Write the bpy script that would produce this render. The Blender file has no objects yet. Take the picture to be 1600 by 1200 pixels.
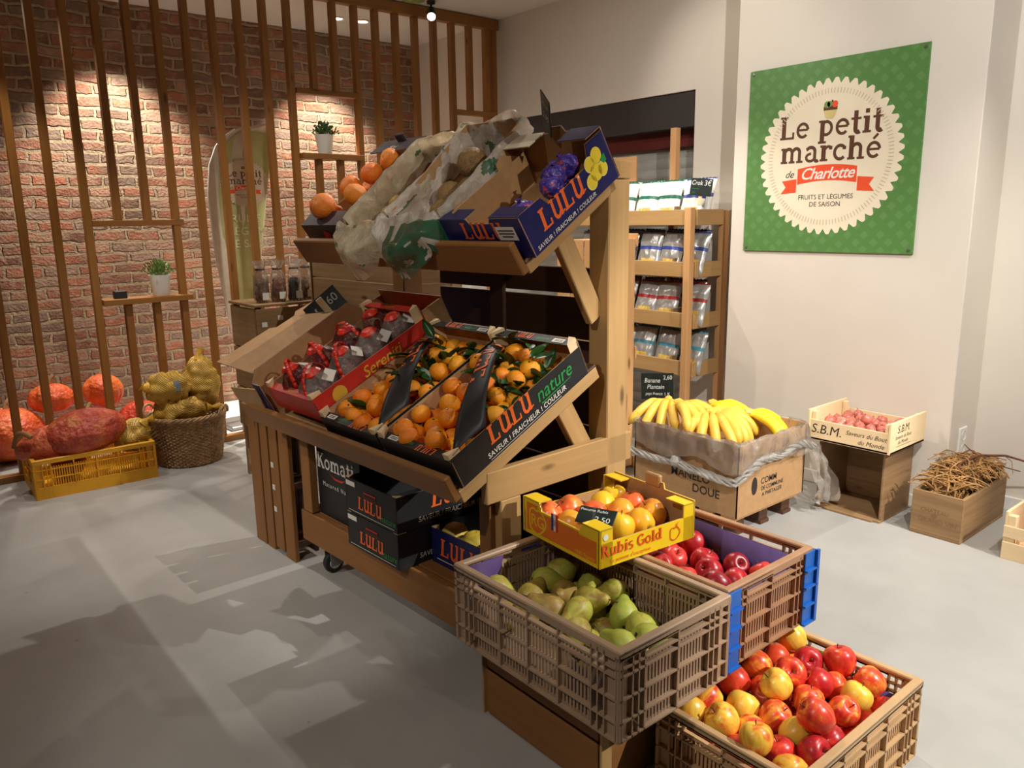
import bpy, bmesh, math, random
import numpy as np
from mathutils import Matrix, Vector, noise
C = bpy.context.scene.collection
SC = bpy.context.scene
PI = math.pi
rnd = random.Random(7)

# ---------------------------------------------------------------- camera, world, lights, exposure
R3 = Matrix(((0.76678816, 0.14401596, -0.62553603), (-0.64172071, 0.14894105, -0.75233709), (-0.01518056, 0.9783026, 0.20662425)))
cd = bpy.data.cameras.new('camera'); cam = bpy.data.objects.new('camera', cd); C.objects.link(cam)
cd.sensor_width = 36; cd.lens = 1225 / 1600 * 36; cd.clip_start = .02
cam.matrix_world = Matrix.Translation((0, 0, 1.42)) @ R3.to_4x4()
SC.camera = cam
SC.view_settings.view_transform = 'Standard'; SC.view_settings.look = 'None'
SC.view_settings.exposure = 0.0; SC.view_settings.gamma = 1.0; SC.view_settings.use_curve_mapping = False
w = bpy.data.worlds.new('world'); SC.world = w; w.use_nodes = True
w.node_tree.nodes['Background'].inputs[0].default_value = (1.0, .95, .88, 1)
w.node_tree.nodes['Background'].inputs[1].default_value = .1
WARM = (1.0, .92, .81)
def spot(name, loc, aim, power, deg=110, blend=.35, r=.03, col=WARM):
    l = bpy.data.lights.new(name, 'SPOT'); l.energy = power; l.color = col
    l.spot_size = math.radians(deg); l.spot_blend = blend; l.shadow_soft_size = r
    o = bpy.data.objects.new(name, l); C.objects.link(o); o.location = loc
    o.rotation_euler = (Vector(aim) - Vector(loc)).to_track_quat('-Z', 'Y').to_euler()
    return o
spot('spot_lamp_crates', (3.0, -1.5, 2.88), (2.5, 1.25, .35), 670, 42, .5, .015, col=(1, .96, .89))
spot('spot_lamp_sign', (1.3, .1, 2.88), (3.8, 2.15, 1.35), 295, 66, .7, col=(1, .97, .92))
spot('spot_lamp_entrance', (2.9, .2, 2.88), (3.0, 1.2, 0), 135, 90, .6, col=(1, .94, .86))
spot('spot_lamp_counter', (-1.75, 3.0, 2.88), (.68, 3.0, 0), 170, 33, .5, .015)
spot('spot_lamp_brick_left', (1.55, 5.75, 2.88), (1.57, 6.08, .9), 230, 84, .6)
spot('spot_lamp_brick_right', (3.15, 5.75, 2.88), (3.17, 6.08, .9), 210, 84, .6)
spot('spot_lamp_passage', (.75, 5.65, 2.88), (.75, 4.35, 0), 38, 84, .4, .012)
spot('fill_spot_tier_near', (1.3, -1.3, 2.88), (1.55, 2.05, 1.5), 150, 24, .5, .015)  # added fill without a known source, lifts the kraft on the upper tier
spot('fill_spot_left', (-.9, .9, 2.88), (1.25, 1.8, .6), 98, 48, .6, .02)  # added fill from the left for the stand's fronts and crate sides
spot('fill_spot_floor_bounce', (2.75, 5.5, 2.88), (2.75, 5.4, 0), 900, 46, .5)  # added lamp; its bounce off the hidden floor brightens the ceiling
spot('fill_spot_flag_oranges', (1.1, 3.9, 2.88), (2.0, 4.0, 1.3), 78, 100, .5, .02)  # added to brighten the flag and the oranges
spot('fill_spot_upper', (-.2, 2.1, 2.88), (1.72, 2.55, 1.5), 42, 26, .6, .02)  # added narrow fill for the bags on the upper tier
spot('spot_lamp_hall', (.3, 4.5, 2.88), (.4, 5.0, 0), 60, 76, .4, .015)
spot('spot_lamp_track', (3.40, 4.85, 2.80), (2.6, 3.6, 1.0), 60, 100, .4, .02)
spot('fill_spot_wall_strip', (2.4, 3.1, 2.88), (4.14, 2.75, 1.9), 48, 62, .7)  # added to lift the dark strip of wall beside the pillar
spot('spot_lamp_back', (2.75, 3.0, 2.88), (2.72, 2.9, .8), 115, 104, .4, .015)

# ---------------------------------------------------------------- helpers
def frame(o, x, y):
    x = Vector(x).normalized(); y = Vector(y); z = x.cross(y).normalized(); y = z.cross(x)
    M = Matrix.Identity(4)
    for i in range(3): M[i][0], M[i][1], M[i][2], M[i][3] = x[i], y[i], z[i], o[i]
    return M
def T(x, y, z): return Matrix.Translation((x, y, z))
def RZ(d): return Matrix.Rotation(math.radians(d), 4, 'Z')
def RX(d): return Matrix.Rotation(math.radians(d), 4, 'X')
def RY(d): return Matrix.Rotation(math.radians(d), 4, 'Y')
def SCL(x, y=None, z=None): return Matrix.Diagonal((x, x if y is None else y, x if z is None else z, 1))
I4 = Matrix.Identity(4)

class MB:
    def __init__(s): s.v = []; s.f = []; s.m = []
    def add(s, vs, fs, mi=0, M=None):
        b = len(s.v)
        s.v += [tuple(M @ Vector(p)) for p in vs] if M is not None else [tuple(p) for p in vs]
        s.f += [tuple(i + b for i in f) for f in fs]; s.m += [mi] * len(fs)
        return s
    def box(s, x0, x1, y0, y1, z0, z1, mi=0, M=None, b=0.0):
        lo = (min(x0, x1), min(y0, y1), min(z0, z1)); hi = (max(x0, x1), max(y0, y1), max(z0, z1))
        if b <= 0:
            vs = [(hi[0] if i & 1 else lo[0], hi[1] if i & 2 else lo[1], hi[2] if i & 4 else lo[2]) for i in range(8)]
            return s.add(vs, [(0, 2, 3, 1), (4, 5, 7, 6), (0, 1, 5, 4), (2, 6, 7, 3), (0, 4, 6, 2), (1, 3, 7, 5)], mi, M)
        b = min(b, .45 * min(h - l for h, l in zip(hi, lo)))
        vs = []; ix = {}
        for i in range(8):
            for a in range(3):
                p = []
                for c in range(3):
                    up = (i >> c) & 1
                    p.append((hi[c] if up else lo[c]) + (0 if c == a else (-b if up else b)))
                ix[i, a] = len(vs); vs.append(p)
        fs = []
        for a in range(3):
            u, v = (a + 1) % 3, (a + 2) % 3
            for sg in (0, 1):
                q = [(sg << a) | (i << u) | (j << v) for i, j in ((0, 0), (1, 0), (1, 1), (0, 1))]
                q = [ix[k, a] for k in q]; fs.append(q if sg else q[::-1])
            for i in (0, 1):
                for j in (0, 1):
                    k0 = (i << u) | (j << v); k1 = k0 | (1 << a)
                    q = [ix[k0, u], ix[k1, u], ix[k1, v], ix[k0, v]]
                    fs.append(q if (i ^ j) else q[::-1])
        for i in range(8):
            q = [ix[i, 0], ix[i, 1], ix[i, 2]]; par = bin(i).count('1') & 1
            fs.append(q if par else q[::-1])
        return s.add(vs, fs, mi, M)
    def tube(s, pts, r, n=8, mi=0, M=None, closed=False, cap=True):
        pts = [Vector(p) for p in pts]; m = len(pts)
        rs = r if isinstance(r, (list, tuple)) else [r] * m
        vs = []; fs = []; prev = None
        for i, p in enumerate(pts):
            a = pts[(i - 1) % m] if (closed or i > 0) else p
            c = pts[(i + 1) % m] if (closed or i < m - 1) else p
            t = (c - a).normalized() if (c - a).length > 1e-9 else Vector((0, 0, 1))
            if prev is None:
                prev = t.cross(Vector((0, 0, 1)) if abs(t.z) < .9 else Vector((1, 0, 0))).normalized()
            else:
                prev = (prev - t * prev.dot(t)); prev = prev.normalized() if prev.length > 1e-6 else t.orthogonal().normalized()
            q = t.cross(prev)
            for k in range(n):
                g = 2 * PI * k / n
                vs.append(p + (prev * math.cos(g) + q * math.sin(g)) * rs[i])
        for i in range(m if closed else m - 1):
            for k in range(n):
                a, b_ = i * n + k, i * n + (k + 1) % n; j = (i + 1) % m
                fs.append((a, b_, j * n + (k + 1) % n, j * n + k))
        if cap and not closed: fs += [tuple(range(n))[::-1], tuple((m - 1) * n + k for k in range(n))]
        return s.add(vs, fs, mi, M)
    def lathe(s, prof, n=24, mi=0, M=None, fn=None):
        vs = []; fs = []; rows = []
        for r, z in prof:
            if r < 1e-6: rows.append([len(vs)]); vs.append((0, 0, z))
            else:
                row = []
                for k in range(n):
                    g = 2 * PI * k / n; q = fn(g, r, z) if fn else (r, z)
                    row.append(len(vs)); vs.append((q[0] * math.cos(g), q[0] * math.sin(g), q[1]))
                rows.append(row)
        for a, b_ in zip(rows, rows[1:]):
            for k in range(n):
                k2 = (k + 1) % n
                if len(a) == 1 and len(b_) == 1: continue
                if len(a) == 1: fs.append((a[0], b_[k2], b_[k]))
                elif len(b_) == 1: fs.append((a[k], a[k2], b_[0]))
                else: fs.append((a[k], a[k2], b_[k2], b_[k]))
        return s.add(vs, fs, mi, M)
    def prism(s, poly, d, mi=0, M=None):
        n = len(poly); vs = [(p[0], p[1], 0) for p in poly] + [(p[0], p[1], d) for p in poly]
        fs = [tuple(range(n))[::-1], tuple(range(n, 2 * n))] + [(i, (i + 1) % n, n + (i + 1) % n, n + i) for i in range(n)]
        return s.add(vs, fs, mi, M)
    def grid(s, fn, nu, nv, mi=0, M=None, mfn=None):
        b = len(s.v); vs = [fn(i / nu, j / nv) for j in range(nv + 1) for i in range(nu + 1)]
        s.v += [tuple(M @ Vector(p)) if M is not None else tuple(p) for p in vs]
        for j in range(nv):
            for i in range(nu):
                a = b + j * (nu + 1) + i
                s.f.append((a, a + 1, a + nu + 2, a + nu + 1)); s.m.append(mfn(i / nu, j / nv) if mfn else mi)
        return s
    def mesh(s, name, mats, ang=35):
        me = bpy.data.meshes.new(name); me.from_pydata(s.v, [], s.f)
        for m in (mats if isinstance(mats, (list, tuple)) else [mats]): me.materials.append(m)
        me.polygons.foreach_set('material_index', s.m)
        bm = bmesh.new(); bm.from_mesh(me); bmesh.ops.recalc_face_normals(bm, faces=bm.faces[:]); bm.to_mesh(me); bm.free()
        me.polygons.foreach_set('use_smooth', [True] * len(me.polygons))
        me.set_sharp_from_angle(angle=math.radians(ang)); me.update()
        return me
    def build(s, name, mats, parent=None, M=None, ang=35):
        return link(name, s.mesh(name, mats, ang), parent, M)
def link(name, me, parent=None, M=None):
    o = bpy.data.objects.new(name, me); C.objects.link(o)
    if parent: o.parent = parent
    if M is not None:
        o.matrix_basis = M
    return o
def tag(o, label, cat, group=None, kind=None):
    o['label'] = label; o['category'] = cat
    if group: o['group'] = group
    if kind: o['kind'] = kind
    return o
def thing(name, label, cat, M=I4, group=None):
    o = bpy.data.objects.new(name, None); C.objects.link(o); o.matrix_basis = M
    o.empty_display_size = .05
    return tag(o, label, cat, group)
def struct(o, label=None):
    o['kind'] = 'structure'
    if label: o['label'] = label
    return o
def copy_tree(o, parent=None, M=None, label=None):
    c = o.copy(); C.objects.link(c)
    if parent: c.parent = parent
    if M is not None: c.matrix_basis = M
    if label: c['label'] = label
    for ch in [q for q in CH.get(o.name, [])]:
        copy_tree(ch, c)
    return c
CH = {}
def kids(o, *ch): CH[o.name] = list(ch); return o

# ---------------------------------------------------------------- materials
def srgb(r, g=None, b=None):
    if g is None: r, g, b = r
    f = lambda c: (c / 255 / 12.92) if c / 255 <= .04045 else ((c / 255 + .055) / 1.055) ** 2.4
    return (f(r), f(g), f(b), 1)
class NT:
    def __init__(s, name):
        s.mat = bpy.data.materials.new(name); s.mat.use_nodes = True; s.t = s.mat.node_tree
        s.b = s.t.nodes['Principled BSDF']; s.out = s.t.nodes['Material Output']
    def n(s, typ, **kw):
        q = s.t.nodes.new(typ)
        for k, v in kw.items():
            if k.startswith('_'): setattr(q, k[1:], v)
            else:
                kk = int(k[1:]) if k[0] == 'i' and k[1:].isdigit() else k
                q.inputs[kk].default_value = v
        return q
    def l(s, a, b): s.t.links.new(a, b)
    def ramp(s, fac, stops, interp='LINEAR'):
        r = s.t.nodes.new('ShaderNodeValToRGB'); e = r.color_ramp; e.interpolation = interp
        while len(e.elements) > 1: e.elements.remove(e.elements[-1])
        e.elements[0].position = stops[0][0]; e.elements[0].color = stops[0][1]
        for p, c in stops[1:]:
            q = e.elements.new(p); q.color = c
        s.l(fac, r.inputs[0]); return r.outputs[0]
    def coords(s, scale=(1, 1, 1), rand=0., which='Object'):
        tc = s.n('ShaderNodeTexCoord'); mp = s.n('ShaderNodeMapping'); mp.inputs['Scale'].default_value = scale
        s.l(tc.outputs[which], mp.inputs['Vector'])
        if rand:
            oi = s.n('ShaderNodeObjectInfo'); mu = s.n('ShaderNodeMath', _operation='MULTIPLY'); mu.inputs[1].default_value = rand
            s.l(oi.outputs['Random'], mu.inputs[0]); cb = s.n('ShaderNodeCombineXYZ')
            for i in range(3): s.l(mu.outputs[0], cb.inputs[i])
            s.l(cb.outputs[0], mp.inputs['Location'])
        return mp.outputs[0]
    def noise(s, co, scale, detail=3., rough=.5, dist=0.):
        q = s.n('ShaderNodeTexNoise'); q.inputs['Scale'].default_value = scale; q.inputs['Detail'].default_value = detail
        q.inputs['Roughness'].default_value = rough; q.inputs['Distortion'].default_value = dist
        s.l(co, q.inputs['Vector']); return q.outputs['Fac']
    def mix(s, fac, a, b, mode='MIX'):
        q = s.n('ShaderNodeMix', _data_type='RGBA', _blend_type=mode)
        if isinstance(fac, (int, float)): q.inputs[0].default_value = fac
        else: s.l(fac, q.inputs[0])
        for x, i in ((a, 6), (b, 7)):
            if isinstance(x, tuple): q.inputs[i].default_value = x
            else: s.l(x, q.inputs[i])
        return q.outputs[2]
    def bump(s, h, strength=.3, dist=.01):
        q = s.n('ShaderNodeBump'); q.inputs['Strength'].default_value = strength; q.inputs['Distance'].default_value = dist
        s.l(h, q.inputs['Height']); s.l(q.outputs[0], s.b.inputs['Normal'])
    def col(s, c):
        if isinstance(c, tuple): s.b.inputs['Base Color'].default_value = c
        else: s.l(c, s.b.inputs['Base Color'])
    def rough(s, r): s.b.inputs['Roughness'].default_value = r
def plain(name, c, rough=.6, metal=0., var=.08, vs=12., bump=0.):
    m = NT(name); co = m.coords(rand=9.)
    f = m.noise(co, vs, 4)
    dk = tuple(max(0, x * (1 - var * 1.6)) for x in c[:3]) + (1,); lt = tuple(min(1, x * (1 + var)) for x in c[:3]) + (1,)
    m.col(m.ramp(f, [(.3, dk), (.7, lt)])); m.rough(rough); m.b.inputs['Metallic'].default_value = metal
    if bump: m.bump(m.noise(co, vs * 4, 4), bump, .004)
    return m.mat
def wood(name, c1, c2, axis, rough=.6, knots=True, sc=1.):
    m = NT(name); s = [34 * sc] * 3; s['xyz'.index(axis)] = 1.6 * sc
    co = m.coords(tuple(s), rand=37.)
    f = m.noise(co, 1.0, 4, .6, 1.2)
    g = m.noise(m.coords(tuple(q * .16 for q in s), rand=11.), 1., 2)
    c = m.ramp(f, [(.25, c1), (.5, tuple((a + b) / 2 for a, b in zip(c1, c2))), (.75, c2)])
    c = m.mix(.45, c, m.ramp(g, [(.3, c1), (.7, c2)]))
    if knots:
        ks = [9.] * 3; ks['xyz'.index(axis)] = 3.
        v = m.n('ShaderNodeTexVoronoi'); v.inputs['Scale'].default_value = 1.; m.l(m.coords(tuple(ks), rand=23.), v.inputs['Vector'])
        k = m.ramp(v.outputs['Distance'], [(.05, (1, 1, 1, 1)), (.13, (0, 0, 0, 1))])
        c = m.mix(k, c, tuple(x * .42 for x in c1[:3]) + (1,))
    m.col(c); m.rough(rough); m.bump(f, .12, .002)
    return m.mat
# ---------------------------------------------------------------- lettering
def _arc(cx, cy, rx, ry, a0, a1, n=12):
    return [(cx + rx * math.cos(math.radians(a0 + (a1 - a0) * i / n)), cy + ry * math.sin(math.radians(a0 + (a1 - a0) * i / n))) for i in range(n + 1)]
W, N = .21, .10
def sf(x0, x1, y): return ([(x0, y), (x1, y)], N)
GL = {
 'L': (.82, [([(.22, 0), (.22, 1)], W), sf(.04, .42, .957), sf(.04, .72, .043), ([(.70, 0), (.70, .3)], N)]),
 'K': (.9, [([(.2, 0), (.2, 1)], W), sf(.03, .38, .957), sf(.03, .38, .043), ([(.72, .98), (.28, .45)], N), ([(.38, .58), (.76, .02)], W), sf(.6, .9, .043), sf(.55, .86, .957)]),
 'R': (.92, [([(.2, 0), (.2, 1)], W), sf(.03, .4, .957), sf(.03, .38, .043), ([(.2, .95)] + _arc(.44, .73, .2, .22, 90, -90) + [(.2, .5)], .13), ([(.45, .5), (.72, .04), (.88, .04)], W * .85)]),
 'G': (.95, [(_arc(.48, .5, .36, .44, 45, 330, 22), .15), ([(.52, .46), (.9, .46)], N), ([(.8, .05), (.8, .46)], .14)]),
 'u': (.82, [([(.2, .66), (.2, .24)] + _arc(.38, .24, .18, .2, 180, 290, 8) + [(.6, .2)], .15), ([(.62, 0), (.62, .68)], W), sf(.03, .2, .638), sf(.46, .62, .638), sf(.62, .8, .043)]),
 'U': (.86, [([(.2, 1), (.2, .3)] + _arc(.4, .3, .2, .25, 180, 290, 8) + [(.62, .22)], .17), ([(.66, 0), (.66, 1)], .19), sf(.02, .3, .957), sf(.48, .76, .957), ([(.66, .05), (.9, .14)], .09)]),
 'e': (.70, [(_arc(.35, .34, .25, .29, 5, 318, 20), .13), ([(.12, .36), (.6, .36)], N)]),
 'p': (.80, [([(.22, -.3), (.22, .68)], W), sf(.04, .22, .638), sf(.04, .42, -.258), (_arc(.40, .34, .25, .28, 150, -150, 16), .13)]),
 't': (.52, [([(.24, .95), (.24, .2)] + _arc(.36, .2, .12, .15, 180, 310, 6), W * .9), sf(.03, .48, .62)]),
 'i': (.44, [([(.22, 0), (.22, .68)], W), sf(.05, .22, .638), sf(.04, .41, .043), ([(.13, .89), (.31, .89)], .18)]),
 'l': (.44, [([(.22, 0), (.22, 1)], W), sf(.05, .22, .957), sf(.04, .41, .043)]),
 'm': (1.18, [([(.2, 0), (.2, .68)], W), sf(.03, .2, .638), sf(.03, .37, .043), ([(.2, .5)] + _arc(.42, .46, .17, .18, 140, 0, 8) + [(.59, 0)], .15), sf(.44, .74, .043), ([(.59, .5)] + _arc(.8, .46, .17, .18, 140, 0, 8) + [(.97, 0)], .15), sf(.82, 1.14, .043)]),
 'n': (.82, [([(.2, 0), (.2, .68)], W), sf(.03, .2, .638), sf(.03, .37, .043), ([(.2, .5)] + _arc(.42, .46, .18, .18, 140, 0, 8) + [(.60, 0)], .15), sf(.45, .78, .043)]),
 'h': (.84, [([(.2, 0), (.2, 1)], W), sf(.03, .2, .957), sf(.03, .37, .043), ([(.2, .5)] + _arc(.43, .46, .18, .18, 140, 0, 8) + [(.61, 0)], .15), sf(.46, .79, .043)]),
 'a': (.76, [([(.12, .55)] + _arc(.34, .46, .2, .18, 140, 0, 8) + [(.54, .15)] + _arc(.64, .13, .1, .1, 180, 320, 5), .15), (_arc(.33, .2, .2, .16, 80, 360, 14), .12)]),
 'r': (.62, [([(.2, 0), (.2, .68)], W), sf(.03, .2, .638), sf(.03, .4, .043), ([(.2, .45)] + _arc(.42, .44, .16, .18, 150, 50, 6), .12), ([(.45, .56), (.6, .56)], .15)]),
 'c': (.66, [(_arc(.35, .34, .25, .29, 40, 318, 20), .14), ([(.46, .52), (.62, .52)], .14)]),
 'b': (.80, [([(.2, 0), (.2, 1)], W), sf(.03, .2, .957), (_arc(.40, .34, .25, .28, 150, -150, 16), .13)]),
 'd': (.80, [([(.6, 0), (.6, 1)], W), sf(.44, .6, .957), sf(.6, .78, .043), (_arc(.38, .34, .25, .28, 30, 330, 16), .13)]),
 'o': (.74, [(_arc(.36, .34, .26, .29, 0, 360, 22), .14)]),
 's': (.6, [(_arc(.3, .5, .18, .15, 40, 270, 10) + _arc(.3, .18, .19, .16, 90, -140, 10), .13)]),
 ' ': (.38, []),
}
GL['é'] = (.70, GL['e'][1] + [([(.3, .78), (.5, .98)], .11)])
def slab(string, size=1., shear=0.):
    vs = []; fs = []; x = 0.; zk = 0
    for ch in string:
        adv, st = GL[ch]
        for pts, wd in st:
            P = [Vector((p[0] + x, p[1])) for p in pts]; b = len(vs); m = len(P)
            for i, p in enumerate(P):
                t = ((P[i] - P[i - 1]).normalized() if i > 0 else Vector((0, 0))) + ((P[i + 1] - P[i]).normalized() if i < m - 1 else Vector((0, 0)))
                t = t.normalized() if t.length > 1e-6 else Vector((1, 0)); q = Vector((-t.y, t.x)) * wd / 2
                vs += [(*(p + q), zk * .00003), (*(p - q), zk * .00003)]
            fs += [(b + 2 * i, b + 2 * i + 1, b + 2 * i + 3, b + 2 * i + 2) for i in range(m - 1)]; zk = (zk + 1) % 6
        x += adv
    return [((p[0] - x / 2 + p[1] * shear) * size, (p[1] - .35) * size, p[2]) for p in vs], fs
_tc = {}
def sans(string, size=1., shear=0., bold=0., sp=1.):
    key = (string, shear, bold, sp)
    if key not in _tc:
        cu = bpy.data.curves.new('t', 'FONT'); cu.body = string; cu.size = 1; cu.align_x = 'CENTER'; cu.align_y = 'CENTER'
        cu.shear = shear; cu.offset = bold; cu.resolution_u = 3; cu.space_character = sp
        o = bpy.data.objects.new('t', cu); C.objects.link(o); bpy.context.view_layer.update()
        me = bpy.data.meshes.new_from_object(o.evaluated_get(bpy.context.evaluated_depsgraph_get()))
        _tc[key] = ([tuple(v.co) for v in me.vertices], [tuple(p.vertices) for p in me.polygons])
        bpy.data.objects.remove(o); bpy.data.curves.remove(cu); bpy.data.meshes.remove(me)
    v, f = _tc[key]
    return [(p[0] * size, p[1] * size, 0) for p in v], f
def write(parent, name, M, items, mats):
    """items: (verts, faces, dx, dy, material index); printed in the local XY plane of M"""
    mb = MB()
    for (v, f), dx, dy, mi in items: mb.add([(p[0] + dx, p[1] + dy, .0002 * mi + p[2]) for p in v], f, mi)
    me = bpy.data.meshes.new(name); me.from_pydata(mb.v, [], mb.f)
    for m in mats: me.materials.append(m)
    me.polygons.foreach_set('material_index', mb.m); me.update()
    return link(name, me, parent, M)
def rect(w_, h_): return [(-w_ / 2, -h_ / 2, 0), (w_ / 2, -h_ / 2, 0), (w_ / 2, h_ / 2, 0), (-w_ / 2, h_ / 2, 0)], [(0, 1, 2, 3)]
def disc(r, n=24, ry=None): return [(r * math.cos(2 * PI * i / n), (ry or r) * math.sin(2 * PI * i / n), 0) for i in range(n)], [tuple(range(n))]
def poly(p): return [(a, b, 0) for a, b in p], [tuple(range(len(p)))]

# ---------------------------------------------------------------- shared materials
S_ = srgb
M_ = {}
for ax in 'xyz':
    M_['pine' + ax] = wood('pine_' + ax, S_(170, 132, 80), S_(198, 160, 106), ax)
    M_['brown' + ax] = wood('brown_wood_' + ax, S_(128, 84, 40), S_(158, 108, 56), ax)  # also the stand's pine in shade: shadow darkening is mixed into this brown
    M_['dark' + ax] = wood('dark_plank_' + ax, S_(70, 44, 28), S_(96, 62, 40), ax)
    M_['red' + ax] = wood('reddish_pine_' + ax, S_(196, 144, 92), S_(224, 176, 122), ax)
    M_['old' + ax] = wood('old_crate_wood_' + ax, S_(112, 82, 52), S_(172, 138, 96), ax)
    M_['pale' + ax] = wood('pale_poplar_' + ax, S_(226, 196, 150), S_(242, 216, 174), ax, .65, False)
    M_['slat' + ax] = wood('slat_wood_' + ax, S_(126, 78, 26), S_(158, 106, 44), ax, .5)
M_['black'] = plain('black_card', S_(30, 30, 32), .5, var=.15)
M_['navy'] = plain('navy_card', S_(28, 30, 92), .4, var=.1)
M_['redcard'] = plain('red_card', S_(205, 48, 34), .5, var=.12)
M_['kraft'] = plain('kraft_card', S_(182, 142, 98), .75, var=.06, vs=30)
M_['yellowcard'] = plain('yellow_card', S_(242, 204, 30), .45, var=.04)
M_['orangecard'] = plain('orange_card', S_(232, 118, 24), .45, var=.04)
M_['white'] = plain('white_print', S_(236, 232, 222), .5, var=.02)
M_['orange'] = plain('orange_print', S_(246, 110, 40), .5, var=.02)
M_['green'] = plain('green_print', S_(40, 150, 70), .5, var=.02)
M_['lemon'] = plain('lemon_print', S_(250, 222, 60), .45, var=.05)
M_['lemonpale'] = plain('pale_lemon_print', S_(248, 236, 150), .45, var=.05)
M_['ink'] = plain('dark_ink', S_(46, 38, 34), .6, var=.02)
M_['brownink'] = plain('brown_ink', S_(92, 54, 34), .6, var=.03)
M_['redprint'] = plain('red_print', S_(236, 84, 44), .5, var=.02)
M_['gold'] = plain('gold_print', S_(226, 176, 60), .4, var=.05)
M_['blueprint'] = plain('blue_print', S_(30, 44, 120), .5, var=.02)
M_['cream'] = plain('cream_print', S_(238, 226, 200), .55, var=.02)
M_['slate'] = plain('slate_black', S_(28, 38, 36), .45, var=.2, vs=30)
M_['chalk'] = plain('chalk_white', S_(222, 226, 222), .8, var=.05)
M_['taupe'] = plain('taupe_plastic', S_(176, 148, 122), .42, var=.05)
M_['tan'] = plain('tan_plastic', S_(198, 162, 118), .42, var=.05)
M_['bluepl'] = plain('blue_plastic', S_(24, 96, 184), .4, var=.06)
M_['yellowpl'] = plain('yellow_plastic', S_(232, 168, 28), .4, var=.06)
M_['purple'] = plain('purple_paper', S_(84, 60, 116), .7, var=.12, vs=20)
M_['metal'] = plain('grey_metal', S_(150, 150, 148), .35, .8, var=.06)
M_['rubber'] = plain('black_rubber', S_(36, 36, 36), .6)
M_['whiteplastic'] = plain('white_plastic', S_(232, 230, 224), .4, var=.02)
M_['grayfilm'] = plain('grey_foil', S_(176, 174, 170), .3, .35, var=.1, vs=30)
M_['whitefilm'] = plain('white_foil', S_(238, 238, 232), .3, var=.04)
M_['bandgreen'] = plain('green_band', S_(28, 110, 84), .4)
M_['bandred'] = plain('red_band', S_(150, 34, 34), .4)
M_['bandteal'] = plain('teal_band', S_(70, 140, 160), .4)
M_['bandblue'] = plain('blue_band', S_(50, 70, 150), .4)
M_['chips'] = plain('chips_picture', S_(228, 190, 92), .5, var=.2, vs=60)
M_['leaf'] = plain('citrus_leaf', S_(36, 74, 26), .35, var=.3, vs=30)
M_['foliage'] = plain('plant_green', S_(74, 112, 56), .55, var=.35, vs=40)
M_['stem'] = plain('dry_stem', S_(96, 72, 42), .8, var=.2, vs=60)
M_['straw'] = plain('dry_straw', S_(172, 128, 74), .75, var=.3, vs=18)
M_['twig'] = plain('brown_twig', S_(110, 66, 46), .7, var=.3, vs=30)
M_['wicker'] = plain('wicker', S_(186, 150, 108), .65, var=.25, vs=25)
def film(name, c, alpha, rough=.10):
    m = NT(name); co = m.coords(rand=3.); f = m.noise(co, 26, 5, .6, .8); m.t.nodes.remove(m.b)
    bp = m.n('ShaderNodeBump'); bp.inputs['Strength'].default_value = .9; bp.inputs['Distance'].default_value = .012; m.l(f, bp.inputs['Height'])
    df = m.n('ShaderNodeBsdfDiffuse', Color=c); tr = m.n('ShaderNodeBsdfTranslucent', Color=c); gl = m.n('ShaderNodeBsdfGlossy', Color=(1, 1, 1, 1), Roughness=rough); tp = m.n('ShaderNodeBsdfTransparent')
    for q in (df, tr, gl): m.l(bp.outputs[0], q.inputs['Normal'])
    a = m.n('ShaderNodeMixShader'); a.inputs[0].default_value = .5; m.l(df.outputs[0], a.inputs[1]); m.l(tr.outputs[0], a.inputs[2])
    b = m.n('ShaderNodeMixShader'); m.l(m.ramp(m.noise(co, 9, 3), [(.3, (alpha * .75,) * 3 + (1,)), (.7, (min(1, alpha * 1.3),) * 3 + (1,))]), b.inputs[0]); m.l(tp.outputs[0], b.inputs[1]); m.l(a.outputs[0], b.inputs[2])
    fr = m.n('ShaderNodeFresnel', IOR=1.45); m.l(bp.outputs[0], fr.inputs['Normal']); e = m.n('ShaderNodeMixShader'); m.l(fr.outputs[0], e.inputs[0]); m.l(b.outputs[0], e.inputs[1]); m.l(gl.outputs[0], e.inputs[2])
    m.l(e.outputs[0], m.out.inputs['Surface']); return m.mat
M_['film'] = film('clear_plastic_film', S_(238, 232, 222), .25)
M_['filmbag'] = film('milky_plastic_bag', S_(248, 240, 228), .76)
M_['filmyellow'] = film('yellowish_plastic_bag', S_(246, 236, 206), .68)
M_['filmgreen'] = film('green_printed_bag', S_(50, 140, 106), .62)
M_['filmred'] = film('red_punnet_film', S_(170, 70, 74), .25)
M_['filmwhite'] = film('bunched_plastic_film', S_(238, 234, 226), .62)
M_['clear'] = film('clear_pouch', S_(200, 196, 190), .16)
def emis(name, c, e):
    m = NT(name); m.b.inputs['Emission Color'].default_value = c; m.b.inputs['Emission Strength'].default_value = e; m.col(c); return m.mat
M_['lamp'] = emis('lamp_lens', (1, .9, .74, 1), 14)

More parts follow.
